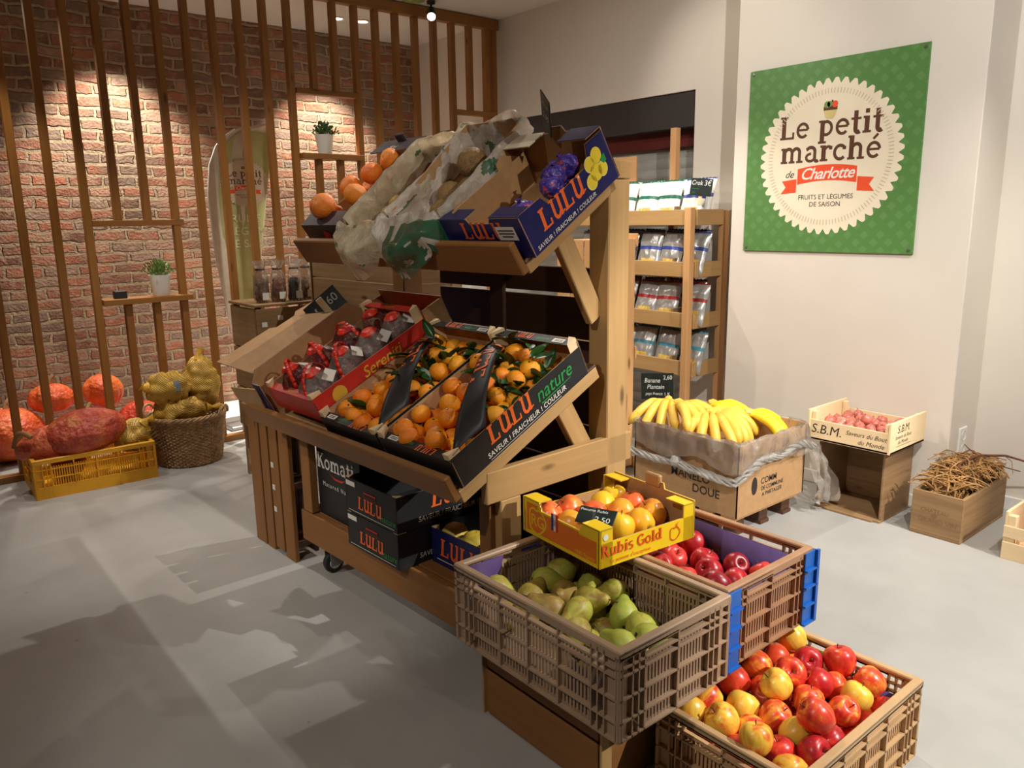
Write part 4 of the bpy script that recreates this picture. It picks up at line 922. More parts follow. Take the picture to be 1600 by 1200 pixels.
def pack(n, r, X, Y, z0, seed, var=.07, cap=None, it=420):
    g = np.random.default_rng(seed); R = r * (1 + g.uniform(-var, var, n))
    P = np.column_stack([g.uniform(X[0] + r, X[1] - r, n), g.uniform(Y[0] + r, Y[1] - r, n), z0 + r + g.uniform(0, 1, n) * n * r * r * r * 7 / ((X[1] - X[0]) * (Y[1] - Y[0]))])
    for k in range(it):
        P[:, 2] -= .0022 * (1 if k < it * .8 else .25)
        for _ in range(3):
            D = P[:, None] - P[None]; d = np.linalg.norm(D, axis=2) + np.eye(n); o = (R[:, None] + R[None]) * .985 - d; np.fill_diagonal(o, 0); o = np.clip(o, 0, None)
            P += (D / d[..., None] * o[..., None] * .5).sum(1) * .6
            P[:, 0] = np.clip(P[:, 0], X[0] + R, X[1] - R); P[:, 1] = np.clip(P[:, 1], Y[0] + R, Y[1] - R); P[:, 2] = np.maximum(P[:, 2], z0 + R)
            if cap: P[:, 2] = np.minimum(P[:, 2], np.array([cap(p) for p in P]) - R)
    return P, R
CAMS = [np.array((0, 0, 1.42)) + d for d in (np.zeros(3), .6 * np.array((.767, -.642, 0)), -.6 * np.array((.767, -.642, 0)), np.array((.3, .36, .25)))]
def shown(Pw, R):
    """which balls of a pile can be seen from around the camera"""
    g = np.random.default_rng(1); D = g.normal(size=(60, 3)); D /= np.linalg.norm(D, axis=1)[:, None]; keep = np.zeros(len(Pw), bool)
    for c in CAMS:
        for i in range(len(Pw)):
            if keep[i]: continue
            S0 = Pw[i] + D * R[i] * .97; v = c - S0; L0 = np.linalg.norm(v, axis=1); v /= L0[:, None]
            S0 = S0[(D * v).sum(1) > .15]; v = v[(D * v).sum(1) > .15]
            W0 = Pw[None] - S0[:, None]; t = (W0 * v[:, None]).sum(2); q = np.linalg.norm(W0 - t[..., None] * v[:, None], axis=2)
            b = (t > 0) & (q < R[None] * .96); b[:, i] = False
            if (~b.any(1)).sum() >= 2: keep[i] = True
    return keep
def rot_rand(r, tilt=PI): return (Matrix.Rotation(r.uniform(0, 2 * PI), 4, 'Z') @ Matrix.Rotation(r.uniform(-tilt, tilt), 4, 'X') @ Matrix.Rotation(r.uniform(0, 2 * PI), 4, 'Z'))
def fruit(name, me, M, label, cat, group, kids_=()):
    o = tag(link(name, me, None, M), label, cat, group)
    for nm, m2, M2 in kids_: link(nm, m2, o, M2)
    return o
def pile(M, n, r, X, Y, z0, seed, make, var=.07, cap=None):
    P, R = pack(n, r, X, Y, z0, seed, var, cap)
    Pw = np.array([tuple(M @ Vector(p)) for p in P]); k = shown(Pw, R); rr = random.Random(seed)
    for i in range(n):
        if k[i]: make(Pw[i], R[i], rr, P[i])
# apples in the floor crate
AL = ['mostly red apple in the tan floor crate of mixed apples', 'half red half yellow apple in the tan floor crate of mixed apples', 'mostly yellow apple in the tan floor crate of mixed apples']
def mk_apple(p, R, rr, q):
    i = rr.choice((0, 0, 1, 1, 1, 2, 2))
    fruit('apple', AM[i], T(*p) @ rot_rand(rr, 1.3) @ SCL(R, R, R * .96), AL[i], 'apple', AL[i] + 's', (('stem', STEMM, None), ('calyx', CALYX, None)))
pile(APP, 92, .0415, (-.282, .282), (-.184, .184), .014, 11, mk_apple, .06, lambda p: .285 if p[1] > .06 and p[0] < .25 else .34)
def mk_red(p, R, rr, q): fruit('apple', AR, T(*p) @ rot_rand(rr, 1.0) @ SCL(R), 'dark red apple in the brown crate with blue corners', 'apple', 'dark red apples', (('stem', STEMM, None), ('calyx', CALYX, None)))
pile(REDA, 56, .040, (-.282, .275), (-.184, .184), .014, 5, mk_red, .06, lambda p: .19)
def mk_gold(p, R, rr, q):
    i = rr.choice((0, 1)); fruit('apple', AG[i], T(*p) @ rot_rand(rr, 1.4) @ SCL(R), ('golden yellow apple in the yellow carton tray', 'orange blushed apple in the yellow carton tray')[i], 'apple', ('golden yellow apples', 'orange blushed apples')[i] + ' in the yellow tray', (('stem', STEMM, None), ('calyx', CALYX, None)))
pile(YT, 12, .0415, (.006, .350), (.05, .324), .006, 9, mk_gold, .05)
def mk_pear(p, R, rr, q):
    M = T(*p) @ Matrix.Rotation(rr.uniform(0, 2 * PI), 4, 'Z') @ Matrix.Rotation(rr.uniform(1.1, 2.2), 4, 'X') @ Matrix.Rotation(rr.uniform(0, 6), 4, 'Z')
    fruit('pear', PM, M @ SCL(R * .92), 'green and russet pear in the taupe plastic crate', 'pear', 'pears in the taupe crate', (('stem', PST, None), ('calyx', PCA, None)))
pile(PEAR, 46, .0415, (-.275, .275), (-.178, .178), .014, 21, mk_pear, .06, lambda p: .165)
# clementines
def mk_clem(labs, grp, Wd):
    def f(p, R, rr, q):
        a = (.10, .0); b = (.50, Wd * .87); right = (b[0] - a[0]) * (q[1] - a[1]) - (b[1] - a[1]) * (q[0] - a[0]) < 0; mid = .2 < q[0] < .36 and q[1] < Wd * .72
        me, lab, pl_ = (TY, labs[0], .85) if right else (TM, labs[1], .9 if mid else .10); M0 = 0
        M = T(*p) @ rot_rand(rr, 1.1) @ SCL(R * 1.04); k = [('calyx', TCA, None)]
        if rr.random() < pl_ and .06 < q[0] < .51 and .05 < q[1] < Wd - .05:
            for _ in range(rr.choice((2, 3, 4))): k.append(('leaf', rr.choice(LV), Matrix.Rotation(rr.uniform(0, 2 * PI), 4, 'Z') @ Matrix.Rotation(rr.uniform(-.4, .3), 4, 'X') @ SCL(rr.uniform(.9, 1.35))))
        fruit('clementine', me, M, lab, 'clementine', grp + (' right of the band' if right else ' left of the band'), k)
    return f
pile(LOW @ T(.012, -.012, 0), 72, .0315, (.006, .57), (.006, .356), .006, 31, mk_clem(('leafy yellow-orange clementine between the band and the LULU nature side of the near tray', 'orange clementine left of the band in the near tray'), 'clementines in the near tray', .362))
pile(LOW @ T(.012, .362, 0), 68, .0315, (.006, .57), (.006, .342), .006, 32, mk_clem(('leafy yellow-orange clementine right of the band in the tray beside the grapes', 'orange clementine left of the band in the tray beside the grapes'), 'clementines in the far tray', .348))
# oranges, lemons in wrappers, celeriac, melons
for i, (s_, y, n_) in enumerate(((.10, 1.14, .145), (.20, 1.05, .13), (.26, 1.16, .13), (.35, 1.12, .135), (.44, 1.09, .14), (.15, 1.20, .07), (.36, 1.20, .06))):
    fruit('orange', OM, UPP @ T(s_, y, n_) @ rot_rand(random.Random(i), 1) @ SCL(.052 if i == 0 else .046), 'large orange in the black carton at the far end of the upper tier', 'orange', 'oranges in the black carton', ())
MWR = NT('purple_wrapper'); co_ = MWR.coords(rand=30.); MWR.col(MWR.ramp(MWR.noise(co_, 1.3, 2), [(.40, S_(58, 44, 132)), (.60, S_(92, 74, 170)), (.66, S_(226, 92, 50)), (.70, S_(84, 62, 150))])); MWR.rough(.3); MWR.bump(MWR.noise(co_, 2.4, 2), .35, .06)
WRAP = MB().lathe([(0, -.9), (.4, -.86), (.8, -.55), (1, 0), (.9, .45), (.55, .8), (.25, .9), (.12, 1.0), (.2, 1.12), (.3, 1.16), (.1, 1.1), (0, 1.0)], 28, 0, None, lambda g, r, z: (r * (1 + .05 * math.sin(7 * g + z * 4) + .04 * math.sin(13 * g)), z)).mesh('wrapped_lemon', MWR.mat, 60)
for i, (s_, y, n_) in enumerate(((.315, .045, .105), (.265, .07, .05), (.225, .045, .09), (.255, .05, .108), (.11, .10, .055), (.09, .045, .088), (.33, .12, .05), (.30, .05, .04), (.10, .05, .04))):
    fruit('wrapped_lemon', WRAP, UPP @ T(s_ + .02, y, n_) @ rot_rand(random.Random(40 + i), .8) @ SCL(.039), 'lemon wrapped in purple printed paper in the navy carton', 'lemon', 'wrapped lemons', ())
MCEL = fruit_mat('brown_root_skin', [(.3, S_(112, 84, 46)), (.6, S_(140, 108, 62)), (.85, S_(92, 70, 44))], 2, .7, (1, 1, 1), .5, .3, .3, 10)
for i, (s_, y, n_, r) in enumerate(((.36, .50, .13, .055), (.27, .46, .075, .05), (.26, .56, .07, .05), (.16, .50, .06, .05))):
    o = fruit('brown_fruit', citrus(MCEL, 'brown_fruit'), B2.copy() @ T(s_ - .02, y - .345, n_) @ rot_rand(random.Random(i + 3), .6) @ SCL(r, r, r * 1.1), ('round brown fruit with a small sticker in the green printed bag' if i == 0 else 'round brown fruit lying deeper in the green printed bag'), 'fruit', None if i == 0 else 'brown fruit deep in the bag', ())
    if i == 0: MB().lathe([(.24, 0), (.22, .02), (0, .02)], 14).build('sticker', M_['white'], o, frame((-.55, -.55, .62), (1, -1, 0), (.5, .5, .9)))
MPOT = fruit_mat('potato_skin', [(.3, S_(176, 146, 74)), (.6, S_(204, 172, 92)), (.85, S_(160, 128, 66))], 1.6, .6, (1, 1, 1), .4, .3)
POTM = MB().lathe([(0, -.9), (.4, -.84), (.8, -.5), (1, 0), (.9, .5), (.5, .9), (0, 1.0)], 18, 0, None, lambda g, r, z: (r * (1 + .08 * math.sin(2 * g + 1)), z)).mesh('potato', MPOT, 80)
for i, (s_, y) in enumerate(((.06, .06), (.07, .14), (.06, .21), (.14, .09), (.15, .18), (.22, .13), (.22, .21))):
    fruit('potato', POTM, B1 @ T(s_, y, .055) @ rot_rand(random.Random(i + 60), 1.5) @ SCL(.034), 'pale potato inside the yellowish bag lined carton', 'potato', 'potatoes in the lined carton', ())
MMEL = fruit_mat('yellow_melon', [(.3, S_(216, 186, 70)), (.7, S_(196, 170, 60))], 1.5, .45)
MELM = citrus(MMEL, 'melon')
for i in range(3): fruit('melon', MELM, S @ T(.145, .165 + i * .105, .2625 + .095) @ SCL(.048), 'yellow melon in the navy tray on the stand\'s deck', 'melon', 'yellow melons', ())
MPL = fruit_mat('plum_skin', [(.3, S_(70, 30, 44)), (.6, S_(92, 40, 54)), (.8, S_(120, 66, 70))], 1.5, .35)
PLM = citrus(MPL, 'plum')
pile(LOW @ T(.0, .72, 0), 24, .026, (.548, .652), (.01, .42), .03, 44, lambda p, R, rr, q: fruit('plum', PLM, T(*p) @ rot_rand(rr) @ SCL(R), 'dark plum behind the red grape tray', 'plum', 'dark plums', ()))
M_['bandcarry'] = plain('red_carry_band', S_(232, 56, 36), .35)
# grape punnet bags with red carry bands
GRM = MB().lathe([(0, -1), (.5, -.86), (.86, -.5), (1, 0), (.86, .5), (.5, .86), (0, 1)], 12).mesh('grape', fruit_mat('grape_skin', [(.3, S_(110, 32, 54)), (.6, S_(140, 48, 66)), (.8, S_(92, 30, 60))], 2, .25), 80)
GT = LOW @ T(.02, .722, .060)
def punnet(i, x, y, rz, band):
    rr = random.Random(90 + i); M = GT @ T(x, y, .010) @ RZ(rz)
    t = thing('grape_bag', ('bag of dark grapes with red carry band in the red tray' if band else 'bag of dark grapes without carry band at the back of the red tray'), 'grapes', M, 'bags of grapes with red carry bands' if band else 'bags of grapes without bands')
    for j in range(26):
        a = rr.uniform(0, 2 * PI); q = rr.random() ** .5; link('grape', GRM, t, T(.062 * q * math.cos(a), .046 * q * math.sin(a), rr.uniform(.02, .095) - .03 * q) @ rot_rand(rr) @ SCL(.0125))
    mb = MB(); mb.lathe([(.05, .0), (.066, .02), (.074, .06), (.066, .09), (.045, .11), (.03, .125)], 22, 0, SCL(1, .78, 1), lambda g, r, z: (r * (1 + .10 * math.sin(5 * g + z * 40) + .06 * math.sin(9 * g)), z + .012 * math.sin(3 * g)))
    mb.build('bag_film', M_['film'] if i % 2 else M_['filmred'], t)
    if band:
        mb = MB(); pts = [Vector((.075 * math.cos(a), .0, .04 + .115 * math.sin(a))) for a in [PI * k / 14 for k in range(15)]]
        for k in range(14):
            n_ = Vector((0, .007, 0)); mb.add([pts[k] - n_, pts[k] + n_, pts[k + 1] + n_, pts[k + 1] - n_], [(0, 1, 2, 3)])
        b = mb.build('carry_band', M_['bandcarry'], t); sm = b.modifiers.new('thickness', 'SOLIDIFY'); sm.thickness = .0015
    MB().box(-.028, .028, -.02, .02, 0, .002).build('label', M_['white'], t, T(.02, -.05, .095) @ RX(38) @ RZ(20))
    MB().lathe([(0, .112), (.030, .114), (.034, .122), (.022, .134), (0, .138)], 14).build('bag_top', M_['bandcarry'], t)
for i, a in enumerate(((.08, .255, 60, 1), (.085, .10, 20, 1), (.20, .26, 80, 1), (.22, .11, 40, 1), (.34, .25, 100, 1), (.35, .10, 10, 0), (.46, .24, 60, 0), (.46, .09, 30, 0))): punnet(i, *a)
# ---------------------------------------------------------------- banana carton
BN = T(2.85, 1.885, .10)
bx_, by_, bh_ = .545, .60, .335
pt_ = thing('low_pallet', 'low wooden pallet under the banana carton', 'pallet', T(2.85, 1.885, 0))
for i in range(5): MB().box(.02, .53, .02 + i * .12, .10 + i * .12, .078, .098, 0, None, .002).build('deck_board', M_['redx'], pt_)
for x in (.05, .24, .43):
    MB().box(x, x + .07, .03, .57, 0, .018, 0, None, .002).build('runner', M_['darky'], pt_)
    for y in (.04, .27, .49): MB().box(x, x + .07, y, y + .07, .018, .078, 0, None, .002).build('block', M_['darky'], pt_)
t = thing('banana_carton', 'large brown carton of bananas wrapped in clear plastic', 'carton', BN)
MB().box(.004, bx_ - .004, .004, by_ - .004, .001, .006).build('base', KR, t)
panel(t, 'front_panel', FR(by_), rc(0, by_, 0, bh_), KR, KR, .004); panel(t, 'back_panel', BA(bx_), rc(0, by_, 0, bh_ + .012), KR, KR, .004)
panel(t, 'side_panel', RI(), rc(0, bx_, 0, bh_), KR, KR, .004); panel(t, 'side_panel', LE(bx_, by_), rc(0, bx_, 0, bh_), KR, KR, .004)
MB().box(.006, bx_ - .006, .006, by_ - .006, .20, .206).build('inner_tray', KR, t)
for it in ((sans('MANELO', .055, 0, .012), .34, .14, 0), (sans('DOUE', .055, 0, .012), .43, .085, 0),): write(t, 'lettering', FR(by_) @ T(0, 0, O1), [it], [M_['ink']])
for it in ((disc(.022, 20, .042), .125, .125, 0), (sans('COMM', .042, 0, .006), .24, .135, 0), (sans('DE COMMUNE', .028, 0, .003), .27, .100, 0), (sans('A PARTAGER', .028, 0, .003), .27, .07, 0),): write(t, 'lettering', RI() @ T(0, 0, O1), [it], [M_['ink']])
me = drape(BN, bx_, by_, lambda u, e: bh_ + .004, lambda u, e: .05, lambda u, e: .115 + .02 * math.sin(u * 40), [M_['film']], 9, .019, None, 170, 26, .008)
lin = tag(link('plastic_liner', me, None, BN), 'clear crinkled plastic sheet folded over and knotted round the banana carton', 'plastic sheet')
rr_ = random.Random(4); mb = MB()
per = []
for k in range(90):
    d = k / 89 * (by_ + bx_ + .12) - .06
    if d < by_: e = Vector((-.016, by_ - d, 0))
    else: e = Vector((d - by_, -.016, 0))
    z = .205 - .05 * math.exp(-((d - .25) / .12) ** 2) * -1 - .035 * math.sin(d * 5) + .012 * math.sin(d * 19)
    per.append((e.x, e.y, z - .02 + .03 * (d > by_) * 1))
for s_ in range(5): mb.tube([(p[0] + (.012 + .005 * math.sin(k * .31 + s_)) * math.cos(k * .38 + s_ * 1.26), p[1] + (.012 + .005 * math.sin(k * .31 + s_)) * math.cos(k * .38 + s_ * 1.26), p[2] + (.013 + .006 * math.sin(k * .23 + s_)) * math.sin(k * .38 + s_ * 1.26)) for k, p in enumerate(per)], [.0075 + .003 * math.sin(k * .7 + s_) for k in range(90)], 7)
mb.build('twisted_band', M_['filmwhite'], lin)
mb = MB(); mb.lathe([(0, -.03), (.022, -.02), (.03, 0), (.02, .022), (0, .03)], 12, 0, T(-.02, .33, .20)); mb.build('knot', M_['filmwhite'], lin)
def tail(u, v):
    x = bx_ - .02 + .05 * u + .06 * v; y = -.03 - .05 * math.sin(v * 2.2) - .02 * u; z = .22 - v * (.26 + .03 * u) + .02 * u
    k = noise.noise(Vector((u * 6, v * 4, 3))); return (x + .035 * k + .07 * (u - .5) * (.4 + v), y + .03 * math.sin(u * 14 + v * 5) * (.4 + .6 * v), max(-.094, z))
MB().grid(tail, 26, 24).build('loose_tail', M_['film'], lin)
def m_banana():
    m = NT('banana_peel'); co = m.coords(rand=20.); f = m.noise(co, 9, 3)
    c = m.ramp(f, [(.3, S_(226, 178, 62)), (.7, S_(240, 200, 84))])
    sp_ = m.noise(co, 70, 3, .6); c = m.mix(m.ramp(sp_, [(.68, (0, 0, 0, 1)), (.74, (.85, .85, .85, 1))]), c, S_(110, 74, 34)); m.col(c); m.rough(.45); return m.mat
MBAN = m_banana(); MBAN2 = plain('bright_banana_peel', S_(248, 214, 40), .45, var=.05); BTIP = plain('banana_tip', S_(92, 70, 36), .7)
def banana_mesh(mat, L=.21, r=.021, curl=1.5, seed=0):
    pts = []; rs = []; n = 16; R_ = L / curl
    for i in range(n + 1):
        a = curl * i / n; pts.append((R_ * math.sin(a), 0, -R_ * (1 - math.cos(a)))); q = i / n
        rs.append(r * (.42 + .58 * min(1, max(0, (q - .06) / .18)) ** .8) * (1 if q < .82 else max(.3, 1 - ((q - .82) / .18) ** 2 * .72)))
    mb = MB(); mb.tube(pts, rs, 8); mb.tube([pts[-1], Vector(pts[-1]) + (Vector(pts[-1]) - Vector(pts[-2])) * .6], [rs[-1] * .9, rs[-1] * .55], 8, 1)
    return mb.mesh('banana', [mat, BTIP], 60)
BM = [banana_mesh(MBAN, .20 + .012 * i, .021, 1.35 + .2 * i) for i in range(3)]; BMY = banana_mesh(MBAN2, .20, .021, 1.3)
def hand(label, M, n, fan, tilt, meshes, step=.026):
    t = thing('banana_bunch', label, 'bananas', M)
    MB().tube([(-.028, -.012, .004), (-.012, 0, .002), (.008, 0, -.002)], [.012, .018, .014], 8).build('crown', MBAN, t)
    for i in range(n):
        a = (i - (n - 1) / 2); link('banana', meshes[i % len(meshes)], t, T(0, a * step * .55, -.0015 * abs(a)) @ RZ(a * fan) @ RX(a * tilt))
def HM(x, y, z, az, el=0, roll=0): return BN @ T(x, y, z + .022) @ RZ(az) @ RY(el) @ RX(roll) @ SCL(1.1)
hand('bunch of spotted bananas at the stand side of the carton, tips pointing down', HM(.20, .56, .395, 205, -5), 5, 11, 14, BM, .036)
hand('bunch of spotted bananas arching highest over the carton', HM(.17, .455, .405, 262, -10), 4, 11, 12, BM, .034)
hand('bunch of bananas spilling over the carton\'s front rim', HM(.20, .31, .375, 215, 5), 4, 13, 12, BM, .038)
hand('bunch of long bananas lying across the middle of the carton', HM(.27, .30, .375, 285, -4), 5, 9, 10, BM, .036)
hand('bunch of bright yellow bananas at the back of the carton', HM(.40, .42, .37, 280, -6), 5, 10, 10, [BMY], .036)
hand('bunch of bright yellow bananas in the corner nearest the white wall', HM(.40, .21, .36, 300, -2), 4, 11, 10, [BMY], .038)
tagboard('chalk price slate for plantain bananas above the banana carton', frame((3.2, 2.64, .535), (.15, -.97, .12), (.12, .1, .97)), .20, .14, [(sans('Banane', .034, .2), -.03, .03, 0), (sans('Plantain', .034, .2), -.01, -.004, 0), (sans('2,60', .032), .065, .045, 0), (sans('pays France', .022, .2), -.02, -.04, 0), (sans('1 K', .026), .06, -.042, 0)], None, (-.008, .008, -.30, -.06, -.008, -.002))

# ---------------------------------------------------------------- snack rack by the shutter
RK = T(3.70, 2.80, 0)
t = thing('snack_rack', 'pine rack with four trays of crisp bags in front of the shutter', 'rack', RK)
def rb(nm, m, *a): MB().box(*a, 0, None, .003).build(nm, m, t)
rb('post', M_['redz'], .0, .045, .04, .085, 0, 1.465); rb('post', M_['redz'], .0, .045, 1.10, 1.145, 0, 1.465)
rb('post', M_['redz'], .30, .345, .02, .065, 0, 1.45); rb('post', M_['redz'], .30, .345, .40, .445, 0, 1.95); rb('post', M_['redz'], .30, .345, 1.10, 1.145, 0, 1.95)
ZS = (1.455, 1.155, .855, .565)
for z in ZS:
    rb('front_board', M_['piney'], .046, .064, .03, 1.15, z - .09, z); rb('end_board', M_['pinex'], .066, .30, .03, .048, z - .09, z); rb('end_board', M_['pinex'], .066, .30, 1.13, 1.148, z - .09, z)
    for i in range(3): rb('tray_board', M_['oldy'], .068 + i * .078, .138 + i * .078, .05, 1.128, z - .088, z - .076)
    rb('divider', M_['oldx'], .066, .30, .20, .215, z - .075, z + .02)
rb('back_board', M_['redy'], .28, .298, .70, 1.14, 1.64, 1.80)
def bag_mesh(body, band, seed):
    r = random.Random(seed); mb = MB(); w_, h_, th = .085, .13, .03
    def mk(sg):
        def f(u, v):
            x = (u - .5) * 2; y = v * 2 - 1; e = max(0, 1 - abs(x) ** 3.2) ** .6 * max(0, 1 - abs(y) ** 4) ** .7
            k = noise.noise(Vector((x * 2.4 + seed, y * 3, sg * 2))) * .35 + noise.noise(Vector((x * 7 + seed, y * 5, 9))) * .16
            return (x * w_ * (1 - .06 * (1 - abs(y))), y * h_ + .004 * math.sin(x * 20) * (abs(y) > .95), sg * th * e * (1 + k) + .003 * math.sin(x * 26) * (abs(y) > .86))
        return f
    def mf(u, v):
        if .50 < v < .60: return 1
        if v < .30 and .25 < u < .8: return 2
        if v > .93: return 1
        return 0
    mb.grid(mk(1), 18, 24, 0, None, mf); mb.grid(mk(-1), 18, 24, 0)
    return mb.mesh('crisp_bag', [body, band, M_['chips']], 70)
GF, WF = M_['grayfilm'], M_['whitefilm']
BG = {0: [bag_mesh(WF, M_['bandgreen'], i) for i in (1, 2)] + [bag_mesh(WF, M_['bandblue'], 5)], 1: [bag_mesh(GF, M_['bandblue'], i + 10) for i in (1, 2)], 2: [bag_mesh(GF, M_['bandred'], i + 20) for i in (1, 2)], 3: [bag_mesh(GF, M_['bandteal'], i + 30) for i in (1, 2)]}
BL = ['white crisp bag with green band on the top tray of the rack', 'grey crisp bag with blue band on the second tray of the rack', 'silver crisp bag with red band on the third tray of the rack', 'silver crisp bag with teal band on the lowest tray of the rack']
for k, z in enumerate(ZS):
    rr = random.Random(70 + k)
    for row, (x, n_) in enumerate(((.125, 6), (.215, 6))):
        for i in range(n_):
            y = .10 + i * .178 + rr.uniform(-.02, .02) + row * .05
            if y > 1.06: continue
            me = BG[k][2] if (k == 0 and i == 0) else BG[k][rr.randrange(2)]
            M = RK @ T(x, y, z - .074 + .122 + (.0 if row == 0 else .012)) @ frame((0, 0, 0), (rr.uniform(-.06, .06), -1, rr.uniform(-.05, .05)), (.30 + rr.uniform(-.05, .05), 0, .95))
            lab = 'white crisp bag with blue band at the open end of the top tray' if me is BG[0][-1] else BL[k]
            tag(link('crisp_bag', me, None, M), lab, 'crisp bag', lab.replace('bag', 'bags'))
tagboard('black chalk price slate standing above the top tray of the rack', frame((3.715, 2.785, 1.575), (.02, -1, -.1), (.08, -.06, 1)), .145, .095, [(sans('Crok', .036, .2), -.03, .022, 0), (sans('3€', .042, .1), .042, .022, 0), (rect(.05, .003), -.035, -.01, 1), (sans('bio', .02), -.045, -.03, 1)], None, (-.012, .012, -.10, -.03, -.007, -.0025))
# tall reddish pallet box between stand and rack
wt = thing('pine_crate_stack', 'tall reddish pine crate standing behind the stand\'s near post', 'crate', T(3.0, 2.885, 0))
for i in range(3):
    MB().box(.0, .012, .012 + i * .105, .108 + i * .105, .0, 1.305, 0, None, .003).build('slat', M_['redz'], wt)
    MB().box(.012 + i * .095, .098 + i * .095, .0, .012, .02, 1.305, 0, None, .003).build('slat', M_['redz'], wt)
for z in (.02, .64, 1.27): MB().box(.013, .30, .013, .32, z, z + .03, 0, None, .003).build('shelf', M_['redx'], wt)
for z in (.0, .64, 1.26): MB().box(.30, .312, .0, .33, z, z + .07, 0, None, .003).build('batten', M_['redy'], wt)

# ---------------------------------------------------------------- crates by the pillar
def plank_box(name, label, M, L, Wd, H, th, mats, wall, open_side=None, writing=None):
    t = thing(name, label, 'crate', M); mx, my, mz = mats
    if open_side != 'top': MB().box(0, L, 0, Wd, H - th, H, 0, None, .002).build('top_board', my, t)
    MB().box(0, L, 0, Wd, 0, th, 0, None, .002).build('base', my, t)
    for nm, a in (('front_board', (0, th, 0, Wd, th, H - (th if open_side != 'top' else 0))), ('back_board', (L - th, L, 0, Wd, th, H - (th if open_side != 'top' else 0)))):
        if nm == 'front_board' and open_side == 'front': continue
        MB().box(*a, 0, None, .002).build(nm, my, t)
    for nm, y in (('side_board', 0), ('side_board', Wd - th)): MB().box(th + .0005, L - th - .0005, y, y + th, th, H - (th if open_side != 'top' else 0), 0, None, .002).build(nm, mx, t)
    return t
OLD = (M_['oldx'], M_['oldy'], M_['oldz'])
WB = T(3.505, 1.555, 0)
t = plank_box('wine_crate', 'empty old wooden wine crate lying on its side by the pillar', WB, .30, .325, .355, .012, OLD, 0, 'front')
for z in (.0, .340): MB().box(-.012, 0, .03, .27, z, z + .012, 0, None, .002).build('batten', M_['oldy'], t)
o = MB().lathe([(0, 0), (.028, 0), (.03, .01), (.03, .06), (.022, .075), (0, .078)], 18).build('glass_jar', plain('dark_red_glass', S_(92, 22, 26), .2), None, WB @ T(.20, .05, .0125)); tag(o, 'dark red jar inside the empty wine crate', 'jar')
SB = T(3.44, 1.505, .357)
t = thing('shallot_crate', 'pale wooden crate of shallots marked S.B.M. on the wine crate', 'crate', SB); L, Wd = .345, .40
MB().box(0, L, 0, Wd, .002, .010).build('base', M_['palex'], t)
for x in (0, L - .008): MB().box(x, x + .008, .009, Wd - .009, .0, .098, 0, None, .001).build('side_board', M_['paley'], t)
for y in (0, Wd - .012): MB().box(-.004, L + .004, y, y + .012, .0, .145, 0, None, .002).build('end_board', M_['palex'], t)
for x in (.009, L - .045):
    for y in (.013, Wd - .035): MB().prism([(x, y), (x + .03, y), (x + .03, y + .02), (x, y + .02)], .135, 0).build('corner_post', M_['palez'], t)
for it in ((sans('S.B.M.', .062, .15, .0), .095, .055, 0), (sans('Saveurs du Bout', .029, .35, 0), .285, .065, 0), (sans('du Monde', .030, .35, 0), .31, .03, 0),): write(t, 'lettering', frame((-.0006, Wd, 0), (0, -1, 0), (0, 0, 1)), [it], [M_['ink']])
for it in ((sans('S.B.M.', .05, .15), .12, .105, 0), (sans('Saveurs du Bout', .024, .3), .12, .07, 0), (sans('du Monde', .024, .3), .12, .045, 0), (rect(.15, .002), .13, .028, 0),): write(t, 'lettering', frame((0, -.0006, 0), (1, 0, 0), (0, 0, 1)), [it], [M_['ink']])
MSH = fruit_mat('shallot_skin', [(.3, S_(200, 116, 96)), (.6, S_(172, 84, 74)), (.85, S_(224, 168, 142))], 2.5, .35, (1, 1, .3))
SHM = MB().lathe([(0, -.95), (.3, -.9), (.75, -.6), (1, -.1), (.9, .4), (.62, .78), (.28, 1.0), (.1, 1.15), (.13, 1.35), (0, 1.36)], 16).mesh('shallot', MSH, 80)
pile(SB, 70, .026, (.012, L - .012), (.04, Wd - .04), .010, 51, lambda p, R, rr, q: fruit('shallot', SHM, T(*p) @ rot_rand(rr, 1.6) @ SCL(R), 'pink shallot in the pale crate marked S.B.M.', 'shallot', 'shallots in the pale crate', ()))
SX = T(3.525, 1.212, 0)
t = plank_box('straw_crate', 'old wooden wine crate heaped with straw and twigs', SX, .50, .215, .205, .013, OLD, 0, 'top')
write(t, 'lettering', frame((-.0006, .215, 0), (0, -1, 0), (0, 0, 1)), [(sans('CHATEAU', .026, 0, 0), .10, .12, 0), (sans('GRAND VIN', .03, 0, .002), .115, .075, 0), (disc(.012), .10, .10, 0)], [plain('faded_brand', S_(134, 100, 66), .8)])
mb = MB(); rr = random.Random(12)
